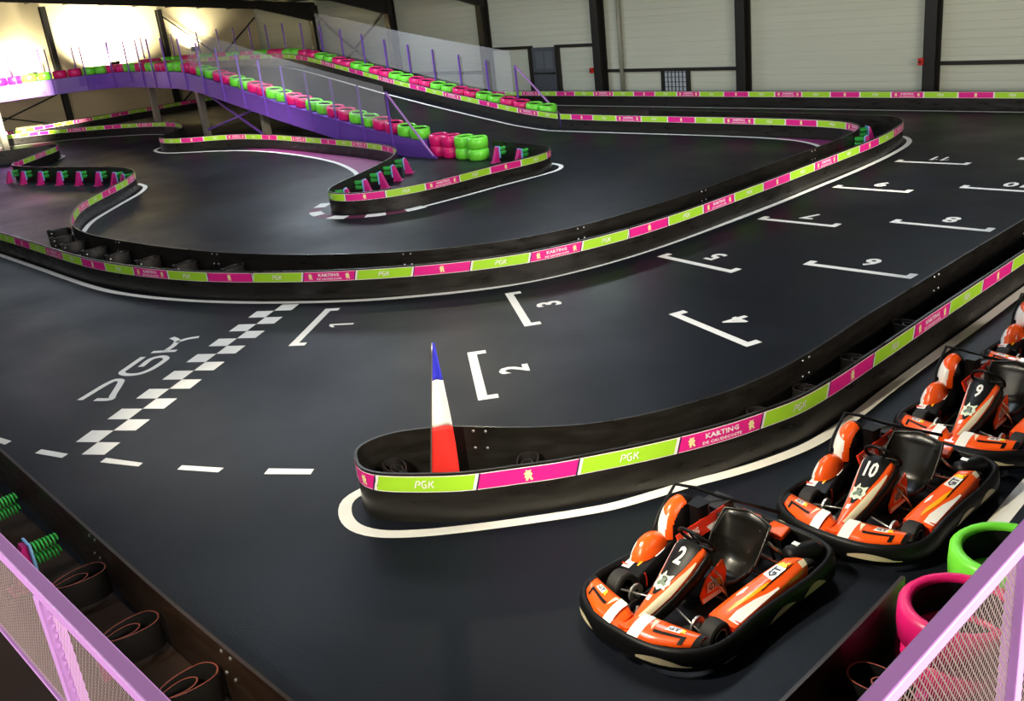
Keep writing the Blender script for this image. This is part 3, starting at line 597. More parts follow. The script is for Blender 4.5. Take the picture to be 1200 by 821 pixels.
# ------------------------------------------------------------------ wrapped tyres
def tyre_mesh(name, Rr, ri, h, m_):
    b = .036; pr = [(ri, b * .6, tyre_in), (ri + .02, .012, m_), (Rr - b, 0.0, m_), (Rr - .018, .02, m_), (Rr, b, m_), (Rr + .006, h / 2, m_), (Rr, h - b, m_), (Rr - .018, h - .02, m_), (Rr - b, h, m_), (ri + .018, h - .004, m_), (ri + .003, h - .022, m_), (ri, h - .045, tyre_in), (ri + .03, h * .5, tyre_in)]
    return MB().lathe(pr, m_, 28, closed=True).build(name, merge=True)
T_PINK = tyre_mesh('tyre', .322, .235, .35, tyre_pink); T_GREEN = tyre_mesh('tyre', .322, .235, .35, tyre_green)
meshes = {'pink': T_PINK.data, 'green': T_GREEN.data}
bpy.data.objects.remove(T_PINK); bpy.data.objects.remove(T_GREEN)
ORD = ['first', 'second', 'third', 'fourth', 'fifth', 'sixth', 'seventh', 'eighth', 'ninth', 'tenth', 'eleventh', 'twelfth', 'thirteenth', 'fourteenth', 'fifteenth', 'sixteenth', 'seventeenth', 'eighteenth', 'nineteenth', 'twentieth', 'twenty-first', 'twenty-second', 'twenty-third', 'twenty-fourth', 'twenty-fifth', 'twenty-sixth', 'twenty-seventh', 'twenty-eighth', 'twenty-ninth', 'thirtieth',
       'thirty-first', 'thirty-second', 'thirty-third', 'thirty-fourth', 'thirty-fifth', 'thirty-sixth', 'thirty-seventh', 'thirty-eighth', 'thirty-ninth', 'fortieth', 'forty-first', 'forty-second', 'forty-third', 'forty-fourth', 'forty-fifth', 'forty-sixth']
def tyre(col, loc, label, group, nrm=None, rz=0.0):
    o = bpy.data.objects.new('wrapped_tyre', meshes[col]); COL.objects.link(o); o.location = loc
    if nrm is not None: o.rotation_euler = nrm.to_track_quat('Z', 'Y').to_euler()
    tag(o, label, 'tyre', group); return o
def slope_n(p, s):
    a, _ = p.at(s - .3); b, _ = p.at(s + .3); d = (b - a).normalized(); r = d.cross(Vector((0, 0, 1))).normalized(); return r.cross(d)
sp = .672
def spaced(p, s, o, z):
    out = []; last = None
    while s < p.L - .5:
        q = off_path(p, s, o, z)
        if last is None or (q - last).length >= sp - .004: out.append(s); last = q; s += sp * .9
        else: s += .01
    return out
for i, s in enumerate(spaced(np_, 1.12, .33, .475)[:44]):
    col = 'green' if ((i + 0) // 2) % 2 == 0 else 'pink'
    tyre(col, off_path(np_, s, .33, .475), f'{col} wrapped tyre on the near edge of the ramp, {ORD[i]} from its foot', 'tyres along the near edge of the ramp', slope_n(np_, s))
for i, s in enumerate(spaced(fp_, .7, .39, .365)[:44]):
    col = 'green' if ((i + 0) // 2) % 2 == 0 else 'pink'
    tyre(col, off_path(fp_, s, .39, .365), f'{col} wrapped tyre behind the far ramp barrier, {ORD[i]} from its foot', 'tyres along the far edge of the ramp', slope_n(fp_, s))
for i, (col, x, y, who) in enumerate((('pink', -24.80, 19.97, 'next to the ramp end'), ('pink', -24.14, 19.93, 'beside the green pair'), ('green', -23.47, 19.9, 'beside the pink pair'), ('green', -22.8, 19.84, 'nearest the black barrier'))):
    for k in range(2):
        tyre(col, (x, y, k * .352), f'{"upper" if k else "lower"} {col} tyre of the stack on the floor {who}', 'stacked tyres at the foot of the ramp')
# big stacks by the railing
meshes['bigpink'] = None
o = tyre_mesh('tyre', .41, .315, .31, tyre_pink); meshes['big pink'] = o.data; bpy.data.objects.remove(o)
o = tyre_mesh('tyre', .41, .315, .31, tyre_green); meshes['big green'] = o.data; bpy.data.objects.remove(o)
for k in range(2): tyre('big pink', (-2.27, 5.93, k * .312), f'{"upper" if k else "lower"} large pink tyre stacked behind the right railing', 'large tyres by the right railing')
for k in range(2): tyre('big green', (-2.28, 6.8, k * .312), f'{"upper" if k else "lower"} large green tyre stacked behind the right railing', 'large tyres by the right railing')

# ------------------------------------------------------------------ shock absorbers fixed between barrier and floor
def make_spring():
    r = empty('spring_buffer')
    for y, z in ((0, .37), (.0, .24)):
        pts = []
        for i in range(7 * 10 + 1):
            a = 2 * math.pi * i / 10; pts.append((.02 + .25 * i / 70, y + .05 * math.cos(a), z + .05 * math.sin(a)))
        MB().tube(pts, .011, sp_green, 5).build('coil_spring', r)
    MB().box((.275, -.115, .12), (.302, .115, .46), sp_blue).build('end_plate', r, bevel=.008)
    mx = Matrix.Rotation(R(90), 4, 'X')
    MB().prism([(.30, .0), (.52, .0), (.35, .44), (.30, .44)], -.065, .065, sp_pink, mx).build('bracket', r)
    MB().box((.30, -.12, 0), (.56, .12, .015), sp_pink).build('foot_plate', r)
    for x in (.34, .5):
        for y in (-.1, .1): MB().lathe([(0, .012), (.014, .01), (.014, 0)], steel_bolt, 8, Matrix.Translation((x, y, .015))).build('bolt', r)
    return r
def make_loop(se=strap_edge, mo=sp_pink):
    r = empty('strap_buffer')
    for nm, x0, w, z0, z1 in (('outer_strap', .04, .13, .1, .36), ('inner_strap', .2, .075, .12, .34)):
        pts = [(.54, .02), (.42, w * .75), (.25 + x0 * .4, w), (x0 + .05, w * .8), (x0, 0), (x0 + .05, -w * .8), (.25 + x0 * .4, -w), (.42, -w * .75), (.54, -.02)]
        c = catmull([(a, b, 0) for a, b in pts], .03); m = MB(); t = .012; p = Path(pts, .03, 1)
        m.grid([[(q.x + n.x * t / 2, q.y + n.y * t / 2, z0), (q.x + n.x * t / 2, q.y + n.y * t / 2, z1)] for q, n in zip(p.p, p.n)], strap)
        m.grid([[(q.x - n.x * t / 2, q.y - n.y * t / 2, z1), (q.x - n.x * t / 2, q.y - n.y * t / 2, z0)] for q, n in zip(p.p, p.n)], strap)
        m.grid([[(q.x + n.x * t / 2, q.y + n.y * t / 2, z1), (q.x - n.x * t / 2, q.y - n.y * t / 2, z1)] for q, n in zip(p.p, p.n)], se, False)
        m.build(nm, r)
    MB().box((.5, -.045, 0), (.6, .045, .4), mo).build('mount', r, bevel=.02)
    for y in (-.055, .055):
        for z in (.18, .3): MB().lathe([(0, .014), (.014, .01), (.018, 0)], steel_bolt, 8, Matrix.Translation((.5, y, z)) @ Matrix.Rotation(R(90 if y < 0 else -90), 4, 'X')).build('bolt', r)
    return r
SPR, LOOP, LOOP_SHADED = make_spring(), make_loop(), make_loop(strap_edge_shaded, k_black); used = set()  # third loop: darker edge and black mount imitate dim light inside the islands
def place(proto, p, s, side, label, group, gap=0.0):
    o = proto if proto not in used else copy_tree(proto); used.add(proto)
    c, n = p.at(s); n = n * side
    o.location = (c.x + n.x * (TH / 2 + gap), c.y + n.y * (TH / 2 + gap), 0); o.rotation_euler = (0, 0, math.atan2(n.y, n.x)); tag(o, label, 'bumper', group); return o
for i, x in enumerate((-9.5, -10.75, -12.0)): place(SPR, b5_p, b5_p.nearest((x, 2.4)), 1, f'green twin spring bumper behind the foreground barrier, {ORD[i]} from the rubber loops', 'spring bumpers behind the foreground barrier', .16)
for i, x in enumerate((-8.56, -7.47, -6.40)): place(LOOP, b5_p, b5_p.nearest((x, 2.33)), 1, ('black rubber loop bumper nearest the green springs, behind the foreground barrier', 'middle black rubber loop bumper of three behind the foreground barrier', 'black rubber loop bumper at the bottom edge, behind the foreground barrier')[i], 'rubber loop bumpers behind the foreground barrier')
place(LOOP, b5_p, b5_p.nearest((-2.74, 5.2)), 1, 'black rubber loop bumper beside the large pink tyres', 'rubber loop bumpers')
for i, q in enumerate(((-23.75, 17.3), (-23.2, 16.45), (-22.7, 15.6), (-22.25, 14.78), (-21.75, 13.8))): place(SPR, inn_p, inn_p.nearest(q), -1, f'spring bumper inside the pointed infield island, {ORD[i]} counted from the ramp', 'spring bumpers inside the pointed island')
for i, q in enumerate(((-21.7, 20.03), (-20.7, 19.92))): place(SPR, inn_p, inn_p.nearest(q), -1, ('spring bumper just right of the stacked green tyres', 'spring bumper at the right end of the pointed island')[i], 'spring bumpers by the green tyre stacks')
for i, x in enumerate((-39.3, -38.4, -37.3, -36.3, -35.2, -34.1, -33.1, -32.3)): place(SPR, div_fp, div_fp.nearest((x, 11.5 + (x + 39.2) * .22)), -1, f'spring bumper behind the bulging barrier at the far left, {ORD[i]} from the left', 'spring bumpers behind the left bulge')
for i, q in enumerate(((-25.6, 8.4), (-24.6, 8.1), (-23.6, 7.95), (-22.4, 7.98), (-21.4, 8.06), (-20.1, 8.2), (-18.9, 8.45), (-17.6, 8.8))): place(LOOP_SHADED, div_fp, div_fp.nearest(q), -1, f'rubber loop bumper in the gap of the middle divider, {ORD[i]} from its left bend', 'rubber loop bumpers in the middle divider')
for i, q in enumerate(((-8.22, 5.3), (-7.0, 6.36), (-6.25, 7.15), (-5.72, 8.5), (-5.63, 9.3), (-5.65, 10.4), (-5.68, 11.8))): place(LOOP_SHADED, pit_p, pit_p.nearest(q), -1, f'rubber loop bumper inside the flag island, {ORD[i]} from its rounded tip', 'rubber loop bumpers inside the flag island').scale = (.84, .84, .78)
for i, q in enumerate(((-12.3, 23.2), (-12.9, 24.4))): place(SPR, div_fp, div_fp.nearest(q), -1, ('spring bumper in the far hairpin, the nearer of two', 'spring bumper in the far hairpin, the farther of two')[i], 'spring bumpers in the far hairpin')

# ------------------------------------------------------------------ tricolour banner
fb = empty('tricolour_flag', (-7.56, 5.56, 0)); tag(fb, 'tall pointed blue, white and red banner standing in the barrier island', 'flag')
ru = Vector((.69, .72, 0)); fu = Vector((-.72, .69, 0))
def blade(z): # left and right edge at height z
    t = min(1, max(0, z / 1.66)); wdt = .30 * (1 - t ** 1.35) + .012
    cx_ = -.02 + .10 * t; return cx_ - wdt * (.42 - .12 * t), cx_ + wdt * (.58 + .12 * t)
for nm, z0, z1, m_ in (('red_field', .03, .72, fl_red), ('white_field', .72, 1.245, fl_white), ('blue_field', 1.245, 1.66, fl_blue)):
    rows = []
    for j in range(13):
        z = z0 + (z1 - z0) * j / 12; a, b = blade(z)
        rows.append([tuple(ru * (a + (b - a) * k / 6) + fu * (.025 * math.sin(k / 6 * math.pi) + .012 * math.sin(z * 5 + k)) + Vector((0, 0, z))) for k in range(7)])
    MB().grid(rows, m_).build(nm, fb, solid=.004)
MB().tube([tuple(ru * (blade(z)[0] - .008) + Vector((0, 0, z))) for z in [.0 + 1.66 * k / 16 for k in range(17)]], .008, k_metal, 6).build('pole', fb)
MB().lathe([(0, .0), (.18, 0), (.18, .03), (.03, .06), (.02, .12), (0, .12)], k_black, 20).build('base', fb)

# ------------------------------------------------------------------ karts (local axes: x forward, y left, z up)
def lerp(a, b, t): return a + (b - a) * t
def table(T, x):
    """T: rows (x, a, b, ...) with x ascending -> interpolated values"""
    if x <= T[0][0]: return T[0][1:]
    for r0, r1 in zip(T, T[1:]):
        if x <= r1[0]:
            t = (x - r0[0]) / (r1[0] - r0[0]); t2 = t
            return tuple(lerp(a, b, t2) for a, b in zip(r0[1:], r1[1:]))
    return T[-1][1:]
RING = [(1.06, 0), (1.055, .2), (1.0, .40), (.88, .57), (.71, .665), (.5, .685), (.25, .665), (0, .66), (-.4, .67), (-.75, .68), (-.92, .64), (-1.0, .48), (-1.02, .25), (-1.02, 0)]
RING = RING + [(x, -y) for x, y in RING[-2:0:-1]]
ring_p = Path(list(RING), .06, 1, closed=True)
def on_ring(s, z, o):
    c, n = ring_p.at(s % ring_p.L); return (c.x + n.x * o, c.y + n.y * o, z)
def ring_h(x): return .25 + (.06 * min(1, max(0, (-x - .5) / .4)))
# fairing surface S(u, v): u from the low tip to the top by the wheel, v across
FT = [(0, .93, .235, .04), (.2, .76, .28, .07), (.45, .54, .365, .108), (.7, .33, .48, .142), (.9, .185, .58, .155), (1.0, .13, .60, .145)]
def fair(u, v, o=0.0):
    x, z, w = table(FT, u); x2, z2, _ = table(FT, min(1, u + .02)); x1, z1, _ = table(FT, max(0, u - .02))
    d = Vector((x2 - x1, 0, z2 - z1)).normalized(); n = Vector((-d.z, 0, d.x))
    if n.z < 0: n = -n
    p = Vector((x, w * v, z)) + n * (-.055 * abs(v) ** 3.0 + o); return tuple(p)
def fair_patch(m, uv, mt, o, nu=10, nv=6):
    """uv: function u-range list [(u, v0, v1)]"""
    rows = []
    for u, a, b in uv: rows.append([fair(u, a + (b - a) * k / nv, o) for k in range(nv + 1)])
    return m.grid(rows, mt)
def seq(tab, n=12):
    u0, u1 = tab[0][0], tab[-1][0]; return [(u0 + (u1 - u0) * k / n, *table(tab, u0 + (u1 - u0) * k / n)) for k in range(n + 1)]
# side pod surface: rows (x, y_in, y_out, z_in, z_crest, z_out)
PT = [(-.60, .52, .62, .325, .335, .29), (-.5, .47, .63, .345, .35, .295), (-.2, .43, .63, .31, .315, .26), (.1, .40, .63, .27, .275, .235), (.3, .38, .63, .235, .24, .215), (.40, .37, .625, .21, .21, .20)]
def pod(x, t, side=1, o=0.0):
    yi, yo, zi, zc, zo = table(PT, x); y = lerp(yi, yo, t); z = lerp(zi, zc, t / .5) if t < .5 else lerp(zc, zo, ((t - .5) / .5) ** 1.3)
    return (x, side * (y + o * .3), z + o)
def pod_patch(m, rows, mt, side, o=.004, nv=5):
    return m.grid([[pod(x, a + (b - a) * k / nv, side, o) for k in range(nv + 1)] for x, a, b in rows], mt)
def ellipsoid(m, c, r, pick, nu=18, nv=12, v0=-.35, v1=1.0, half=None):
    for i in range(nv):
        for j in range(nu):
            def P(a, b):
                th = 2 * math.pi * a / nu; ph = math.pi / 2 * (v0 + (v1 - v0) * b / nv)
                return Vector((math.cos(ph) * math.cos(th), math.cos(ph) * math.sin(th), math.sin(ph)))
            q = [P(j, i), P(j + 1, i), P(j + 1, i + 1), P(j, i + 1)]; n = sum(q, Vector()) / 4
            mt = pick(n)
            if mt is None: continue
            m.poly([(c[0] + a.x * r[0], c[1] + a.y * r[1], c[2] + a.z * r[2]) for a in q], [(0, 1, 2, 3)], mt, True)
    return m
def map_text(t, fn, mt, nm, parent, res=2):
    V, F = text_flat(t, res); return MB().poly([fn(a, b) for a, b in V], F, mt).build(nm, parent)
def gtr(fn, parent):
    """white plate with dark GT and yellow R; fn(a,b): a along (-1.3..1.3), b up (-.5...5)"""
    m = MB().poly([fn(a, b, .0) for a, b in ((-1.45, -.62), (.72, -.62), (.8, .62), (-1.25, .62))], [(0, 1, 2, 3)], k_white); m.build('badge', parent)
    V, F = text_flat('GT', 1); MB().poly([fn(-.35 + a * .95, b * .86, .003) for a, b in V], F, k_navy).build('lettering', parent)
    V, F = text_flat('R', 1); MB().poly([fn(1.15 + a * 1.05, b * 1.05, .003) for a, b in V], F, k_yellow).build('lettering', parent)
def wheel(parent, x, y, r, w, nm):
    side = 1 if y > 0 else -1
    mx = Matrix.Translation((x, y, r)) @ Matrix.Rotation(R(-90 * side), 4, 'X')
    t = MB().lathe([(r * .58, -w * .5), (r * .86, -w * .5), (r * .97, -w * .42), (r, -w * .25), (r, w * .25), (r * .97, w * .42), (r * .86, w * .5), (r * .58, w * .5)], k_tyre, 24, mx).build(nm, parent)
    MB().lathe([(r * .58, w * .46), (r * .5, w * .42), (r * .46, w * .1), (r * .2, w * .1), (r * .18, w * .42), (0, w * .42)], k_dkmetal, 20, mx).build('rim', t)
    MB().lathe([(r * .60, w * .5), (r * .55, w * .53), (r * .5, w * .46)], k_metal, 20, mx).build('rim_edge', t)
    return t
def make_kart():
    r = empty('go_kart')
    # bumper all round
    prof = [(-.035, .045), (.015, .05), (.04, .09), (.045, .16), (.03, None), (-.0, 'top'), (-.03, None), (-.035, .1)]
    rows = []
    for i in range(len(ring_p.p)):
        c, n = ring_p.p[i], ring_p.n[i]; h = ring_h(c.x); row = []
        for o, z in prof + [prof[0]]:
            zz = h - .03 if z is None else (h if z == 'top' else z)
            row.append((c.x + n.x * o, c.y + n.y * o, zz))
        rows.append(row)
    bump = MB().grid(rows, k_black, True, close_u=True).build('bumper', r)
    def bpatch(s0, s1, zz, mt=k_beige, nm='bumper_strip'):
        m = MB(); rows = []
        for j in range(7):
            t = j / 6; a, b = zz(t); s = s0 + (s1 - s0) * t
            rows.append([on_ring(s, a, .05), on_ring(s, b, .05)])
        m.grid(rows, mt, False).build(nm, bump)
    sf = lambda x, y: ring_p.nearest((x, y))
    for sg in (1, -1):
        a, b = sf(.05, .66 * sg), sf(-.3, .68 * sg); bpatch(a, b, lambda t: (.10 + .04 * t, .105 + .04 * t + .05 * math.sin(math.pi * t)))
        a, b = sf(-.42, .68 * sg), sf(-.72, .70 * sg); bpatch(a, b, lambda t: (.12 + .02 * t, .125 + .02 * t + .07 * math.sin(math.pi * t)))
    bpatch(.2, .62, lambda t: (.115, .12 + .055 * math.sin(math.pi * min(1, t + .1)))); bpatch(ring_p.L - .5, ring_p.L - .2, lambda t: (.115, .12 + .055 * math.sin(math.pi * t)))
    # floor tray and frame
    MB().prism([(.95, .2), (.6, .3), (.1, .36), (-.9, .4), (-.9, -.4), (.1, -.36), (.6, -.3), (.95, -.2)], .035, .05, mat('kart_tray', '070707', .7)).build('floor_tray', r)
    for y in (-.3, .3): MB().tube([(.9, y * .6, .09), (.6, y, .09), (0, y * 1.1, .09), (-.95, y * 1.15, .1)], .016, k_dkmetal, 8).build('frame_tube', r)
    for x in (.78, .02, -.5): MB().tube([(x, -.34, .085), (x, .34, .085)], .014, k_dkmetal, 8).build('frame_tube', r)
    # wheels, axle, steering links
    for y in (.5, -.5): wheel(r, .5, y, .135, .135, 'front_wheel')
    for y in (.5, -.5): wheel(r, -.66, y, .145, .2, 'rear_wheel')
    MB().tube([(-.66, -.42, .145), (-.66, .42, .145)], .02, k_metal, 8).build('rear_axle', r)
    for sg in (1, -1):
        MB().tube([(.5, .44 * sg, .135), (.5, .28 * sg, .11)], .02, k_dkmetal, 8).build('stub_axle', r)
        MB().tube([(.58, .42 * sg, .17), (.45, .03 * sg, .17)], .009, k_metal, 6).build('tie_rod', r)
    # pedals
    for y in (-.2, .2):
        p = MB().tube([(.82, y, .07), (.86, y, .2), (.85, y + .07, .21)], .011, k_metal, 6); p.tube([(.82, y, .07), (.70, y * .6, .1), (.6, y * .3, .12)], .006, k_metal, 6); p.build('pedal', r)
    for y in (-.1, .1): MB().tube([(.74, y, .08), (.74, y, .15), (.66, y * 1.6, .16)], .018, k_metal, 8).build('master_cylinder', r)
    for y in (.33, -.33): MB().lathe([(.04, .012), (.085, .01), (.085, -.01), (.04, -.012)], k_metal, 18, Matrix.Translation((.5, y, .135)) @ Matrix.Rotation(R(90), 4, 'X')).build('brake_disc', r)
    MB().tube([(.9, -.17, .2), (.93, 0, .22), (.9, .17, .2)], .012, k_metal, 8).build('front_hoop', r)
    # nose wings: one shell per side with graphics
    for sg in (1, -1):
        def W(a, b, o=0.0):      # a: 0 inner .. 1 outer, b: 0 rear .. 1 front
            T = [(0, .86, 1.06, .02), (.15, .84, 1.065, .10), (.5, .79, 1.03, .30), (.8, .74, .93, .48), (1.0, .70, .82, .60)]
            xr, xf, y = table(T, a); x = lerp(xr, xf, b); z = lerp(.315 - .03 * a, .245, b) + .02 * math.sin(math.pi * b) - (.045 if a < .12 else 0)
            return (x, sg * (y + .0), z + o)
        def wp(m, A, mt, o): # A: rows (a, b0, b1)
            return m.grid([[W(a, b0 + (b1 - b0) * k / 4, o) for k in range(5)] for a, b0, b1 in (A if sg == 1 else A[::-1])], mt)
        ns = 14; wing = wp(MB(), [(k / ns, 0, 1) for k in range(ns + 1)], k_orange, 0).build('nose_wing', r, solid=.02)
        wp(MB(), [(.13 + .17 * k / 4, 0, 1) for k in range(5)], k_white, .004).build('white_flash', wing)
        wp(MB(), [(.30 + .03 * k, .1 + .0 * k, .0 + .2 * k) for k in range(4)] , k_cream, .004).build('cream_flash', wing)
        wp(MB(), [(.42 + .36 * k / 6, .50, .62) for k in range(7)], k_black, .004).build('black_slot', wing)
        wp(MB(), [(.78 + .05 * k / 2, .5 + .0 * k, .9) for k in range(3)], k_black, .004).build('black_slot', wing)
        wp(MB(), [(.93 + .07 * k / 3, 0, 1) for k in range(4)], k_black, .004).build('black_tip', wing)
        if sg == 1: gtr(lambda a, b, o=0: W(.66 + a * .085, .27 - b * .22, .006 + o), wing)
        else: gtr(lambda a, b, o=0: W(.66 - a * .085, .27 + b * -.22, .006 + o), wing)
    # fairing with number panel
    nf = 20; fairing = MB().grid([[fair(u / nf, -1 + 2 * k / 10) for k in range(11)] for u in range(nf + 1)], k_orange).build('front_fairing', r, solid=.012)
    fair_patch(MB(), seq([(.36, -.28, .0), (.50, -.66, .36), (.75, -.84, .60), (1.0, -.9, .74)]), k_gloss, .004).build('number_panel', fairing)
    fair_patch(MB(), seq([(.06, .30, .9), (.25, .38, .95), (.45, .50, .95), (.62, .66, .93), (.8, .84, .9)]), k_cream, .004).build('cream_stripe', fairing)
    fair_patch(MB(), seq([(.08, -.96, -.88), (.5, -.96, -.88), (.95, -.96, -.9)]), k_white, .004).build('edge_stripe', fairing)
    fair_patch(MB(), seq([(.28, -.5, -.1), (.34, -.5, -.1)], 3), k_white, .005).build('small_plate', fairing)
    for (pts, mt, o, nm) in (([(-.55, -.12), (-.42, .1), (-.5, .34), (-.3, .26), (-.12, .58), (-.02, .34), (.22, .36), (.46, .5), (.42, .2), (.56, .02), (.42, -.2), (.5, -.36), (.2, -.34), (.0, -.5), (-.2, -.38), (-.44, -.4)], k_mint, .007, 'emblem'), ([(-.35, -.1), (-.15, .05), (-.05, .24), (.2, .2), (.12, .02), (.36, -.04), (.28, -.2), (.02, -.14), (-.2, -.26)], k_mint_dk, .010, 'emblem_shade')):
        MB().poly([fair(.50 + b * .19, -.14 + a * 1.15, o) for a, b in pts], [tuple(range(len(pts)))], mt).build(nm, fairing)
    sk = []
    for u in range(3, nf + 1):
        a = Vector(fair(u / nf, 1.0, -.004)); t = u / nf; sk.append([tuple(a), tuple(a + Vector((-.01, .018, -.012))), tuple(a + Vector((-.02, .026, -.04))), tuple(a + Vector((-.03, .026, -.08 - .02 * t)))])
    MB().grid(sk, k_black).build('fairing_skirt', r, solid=.008)
    MB().prism([(.86, .08), (1.02, .05), (1.02, -.05), (.86, -.08)], .2, .245, k_orange).build('nose_block', r, bevel=.01)
    # steering wheel and column
    c = Vector((.06, 0, .585)); ax = Vector((-.78, 0, .62)).normalized(); e1 = Vector((0, 1, 0)); e2 = ax.cross(e1)
    sw = MB().tube([c + (e1 * math.cos(a) + e2 * math.sin(a)) * .165 for a in [2 * math.pi * k / 28 for k in range(28)]], .016, k_black, 8, closed=True).build('steering_wheel', r)
    for a in (.1, math.pi - .1, -math.pi / 2): MB().bar(c - ax * .02, c + (e1 * math.cos(a) + e2 * math.sin(a)) * .16, .03, .008, k_dkmetal, up=ax).build('spoke', sw)
    MB().tube([c - ax * .05, c + ax * .015], .035, k_black, 12).build('hub', sw)
    MB().tube([c - ax * .04, Vector((.48, 0, .15))], .013, k_metal, 8).build('steering_column', r)
    MB().tube([(.12, .06, .47), (.02, .2, .3), (-.02, .22, .12)], .011, k_metal, 8).build('column_stay', r); MB().tube([(.12, -.06, .47), (.1, -.2, .3), (.08, -.24, .1)], .011, k_metal, 8).build('column_stay', r)
    # bucket seat
    ST = [(0, .02, .19, .20, .05), (.18, -.09, .12, .22, .09), (.4, -.29, .09, .25, .14), (.58, -.42, .17, .275, .15), (.8, -.52, .36, .285, .11), (1.0, -.60, .525, .265, .04)]
    def seat(u, v, o=0):
        x, z, w, wing = table(ST, u); x2, z2, _, _ = table(ST, min(1, u + .03)); x1, z1, _, _ = table(ST, max(0, u - .03))
        d = Vector((x2 - x1, 0, z2 - z1)).normalized(); n = Vector((-d.z, 0, d.x)) * -1
        if n.x < 0 and n.z < 0: n = -n
        if u < .35 and n.z < 0: n = -n
        if u >= .5 and n.x < 0: n = -n
        p = Vector((x, .045 + w * v * (1 - .1 * abs(v) ** 4), z)) + n * (wing * abs(v) ** 2.6 + o); return p + Vector((0, .0, .06 * (1 - abs(v)) if u > .97 else 0))
    nu, nv = 22, 16; st = MB().grid([[tuple(seat(i / nu, -1 + 2 * k / nv)) for k in range(nv + 1)] for i in range(nu + 1)], k_seat).build('seat', r, solid=.012)
    edge = [seat(i / nu, -1) for i in range(nu + 1)] + [seat(1, -1 + 2 * k / nv) for k in range(1, nv + 1)] + [seat(1 - i / nu, 1) for i in range(1, nu + 1)]
    MB().tube(edge, .011, k_dkmetal, 6).build('seat_trim', st)
    MB().tube([(-.5, .22, .5), (-.62, .24, .3), (-.66, .25, .16)], .013, k_dkmetal, 8).build('seat_stay', r); MB().tube([(-.5, -.22, .5), (-.62, -.24, .3), (-.66, -.25, .16)], .013, k_dkmetal, 8).build('seat_stay', r)
    # fuel tank with graphics between the knees
    mx = Matrix.Rotation(R(90), 4, 'X')
    tank = MB().prism([(-.06, .10), (.24, .10), (.24, .17), (.12, .30), (-.04, .33)], -.12, .12, k_black, mx).build('fuel_tank', r, bevel=.02)
    TK = [(-.08, .11), (.22, .11), (.245, .2), (.15, .33), (-.06, .41), (-.10, .3)]
    MB().prism(TK, -.165, -.15, k_orange, mx).build('graphic_plate', tank)
    MB().poly([(x, .168, z) for x, z in ((-.075, .115), (.215, .115), (.23, .165), (-.085, .15))], [(0, 1, 2, 3)], k_white).build('white_flash', tank)
    gtr(lambda a, b, o=0: (.075 - a * .062, .169 + o, .235 + b * .075), tank)
    MB().tube([(.11, .16, .33), (.05, .24, .2), (.0, .26, .1)], .012, k_metal, 8).build('gear_lever', r)
    # pods, fenders
    for sg in (1, -1):
        rows = []
        for x in [.40 - 1.0 * k / 20 for k in range(21)]:
            yi, yo, zi, zc, zo = table(PT, x)
            rows.append([(x, sg * yi, .07)] + [pod(x, t / 8, sg) for t in range(9)] + [(x, sg * yo, .07)])
        m = MB().grid(rows, k_orange if sg == 1 else k_black); m.poly(rows[0], [tuple(range(len(rows[0])))], k_red if sg == 1 else k_black); m.poly(rows[-1], [tuple(range(len(rows[0])))], k_black)
        pd = m.build('side_pod', r)
        pod_patch(MB(), [(.36, .62, .97), (.25, .60, .97), (.15, .66, .97), (.05, .72, .97), (-.08, .84, .97), (-.2, .9, .96)], k_white, sg).build('white_flash', pd)
        pod_patch(MB(), [(.30, .36, .42), (.18, .34, .52), (.05, .42, .60), (-.1, .50, .62), (-.16, .56, .6)], k_amber, sg).build('amber_flash', pd)
        pod_patch(MB(), [(.12, .10, .14), (.06, .08, .22), (.02, .08, .18), (-.02, .12, .16)], k_white, sg).build('white_flash', pd)
        pod_patch(MB(), [(-.05, .62, .65), (-.2, .60, .64), (-.4, .58, .62), (-.56, .52, .56)], k_black, sg, .005).build('dark_seam', pd)
        pod_patch(MB(), [(-.52, .62, .95), (-.57, .6, .95), (-.6, .55, .95)], k_cream, sg, .005).build('cream_end', pd)
        if sg == 1: gtr(lambda a, b, o=0: pod(-.32 - a * .085, .33 - b * .42, 1, .007 + o), pd)
        else: gtr(lambda a, b, o=0: pod(-.32 + a * .085, .33 - b * .42, -1, .007 + o), pd)
        rows = [[(.5 + .19 * math.cos(R(a)), sg * y, .135 + .19 * math.sin(R(a))) for y in (.37, .44, .52, .60, .635)] for a in range(152, 206, 6)]
        MB().grid(rows, k_red).build('front_fender', r, solid=.012)
    # engine side (right): two rounded cowls, printed panel, engine
    ellipsoid(MB(), (.05, -.55, .12), (.25, .14, .30), lambda n: k_red if n.z < .15 else (k_black if n.x < -.62 else (k_white if n.y < -.3 and n.x > -.1 and n.z < .85 else k_orange)), 44, 24, -.3, 1).build('lower_cowl', r)
    def cowl_pick(n):
        if n.x < -.12: return k_black
        if n.z < -.1: return k_black
        if n.y > .62: return k_black
        if n.z > .66 - .25 * n.y: return k_orange
        if n.y > .3: return k_orange
        return k_white
    cw = ellipsoid(MB(), (-.33, -.53, .34), (.25, .135, .30), cowl_pick, 90, 52, -.45, 1).build('upper_cowl', r)
    MB().lathe([(0, .01), (.024, .01), (.026, 0)], k_black, 12, Matrix.Translation((-.33 + .25 * .80, -.53 - .135 * .55, .34 + .05)) @ Vector((.8, -.7, .1)).to_track_quat('Z', 'Y').to_matrix().to_4x4()).build('cap', cw)
    MB().prism([(-.30, -.40), (-.30, -.28), (-.46, -.26), (-.48, -.42)], .3, .62, k_black).build('intake_duct', r, bevel=.045)
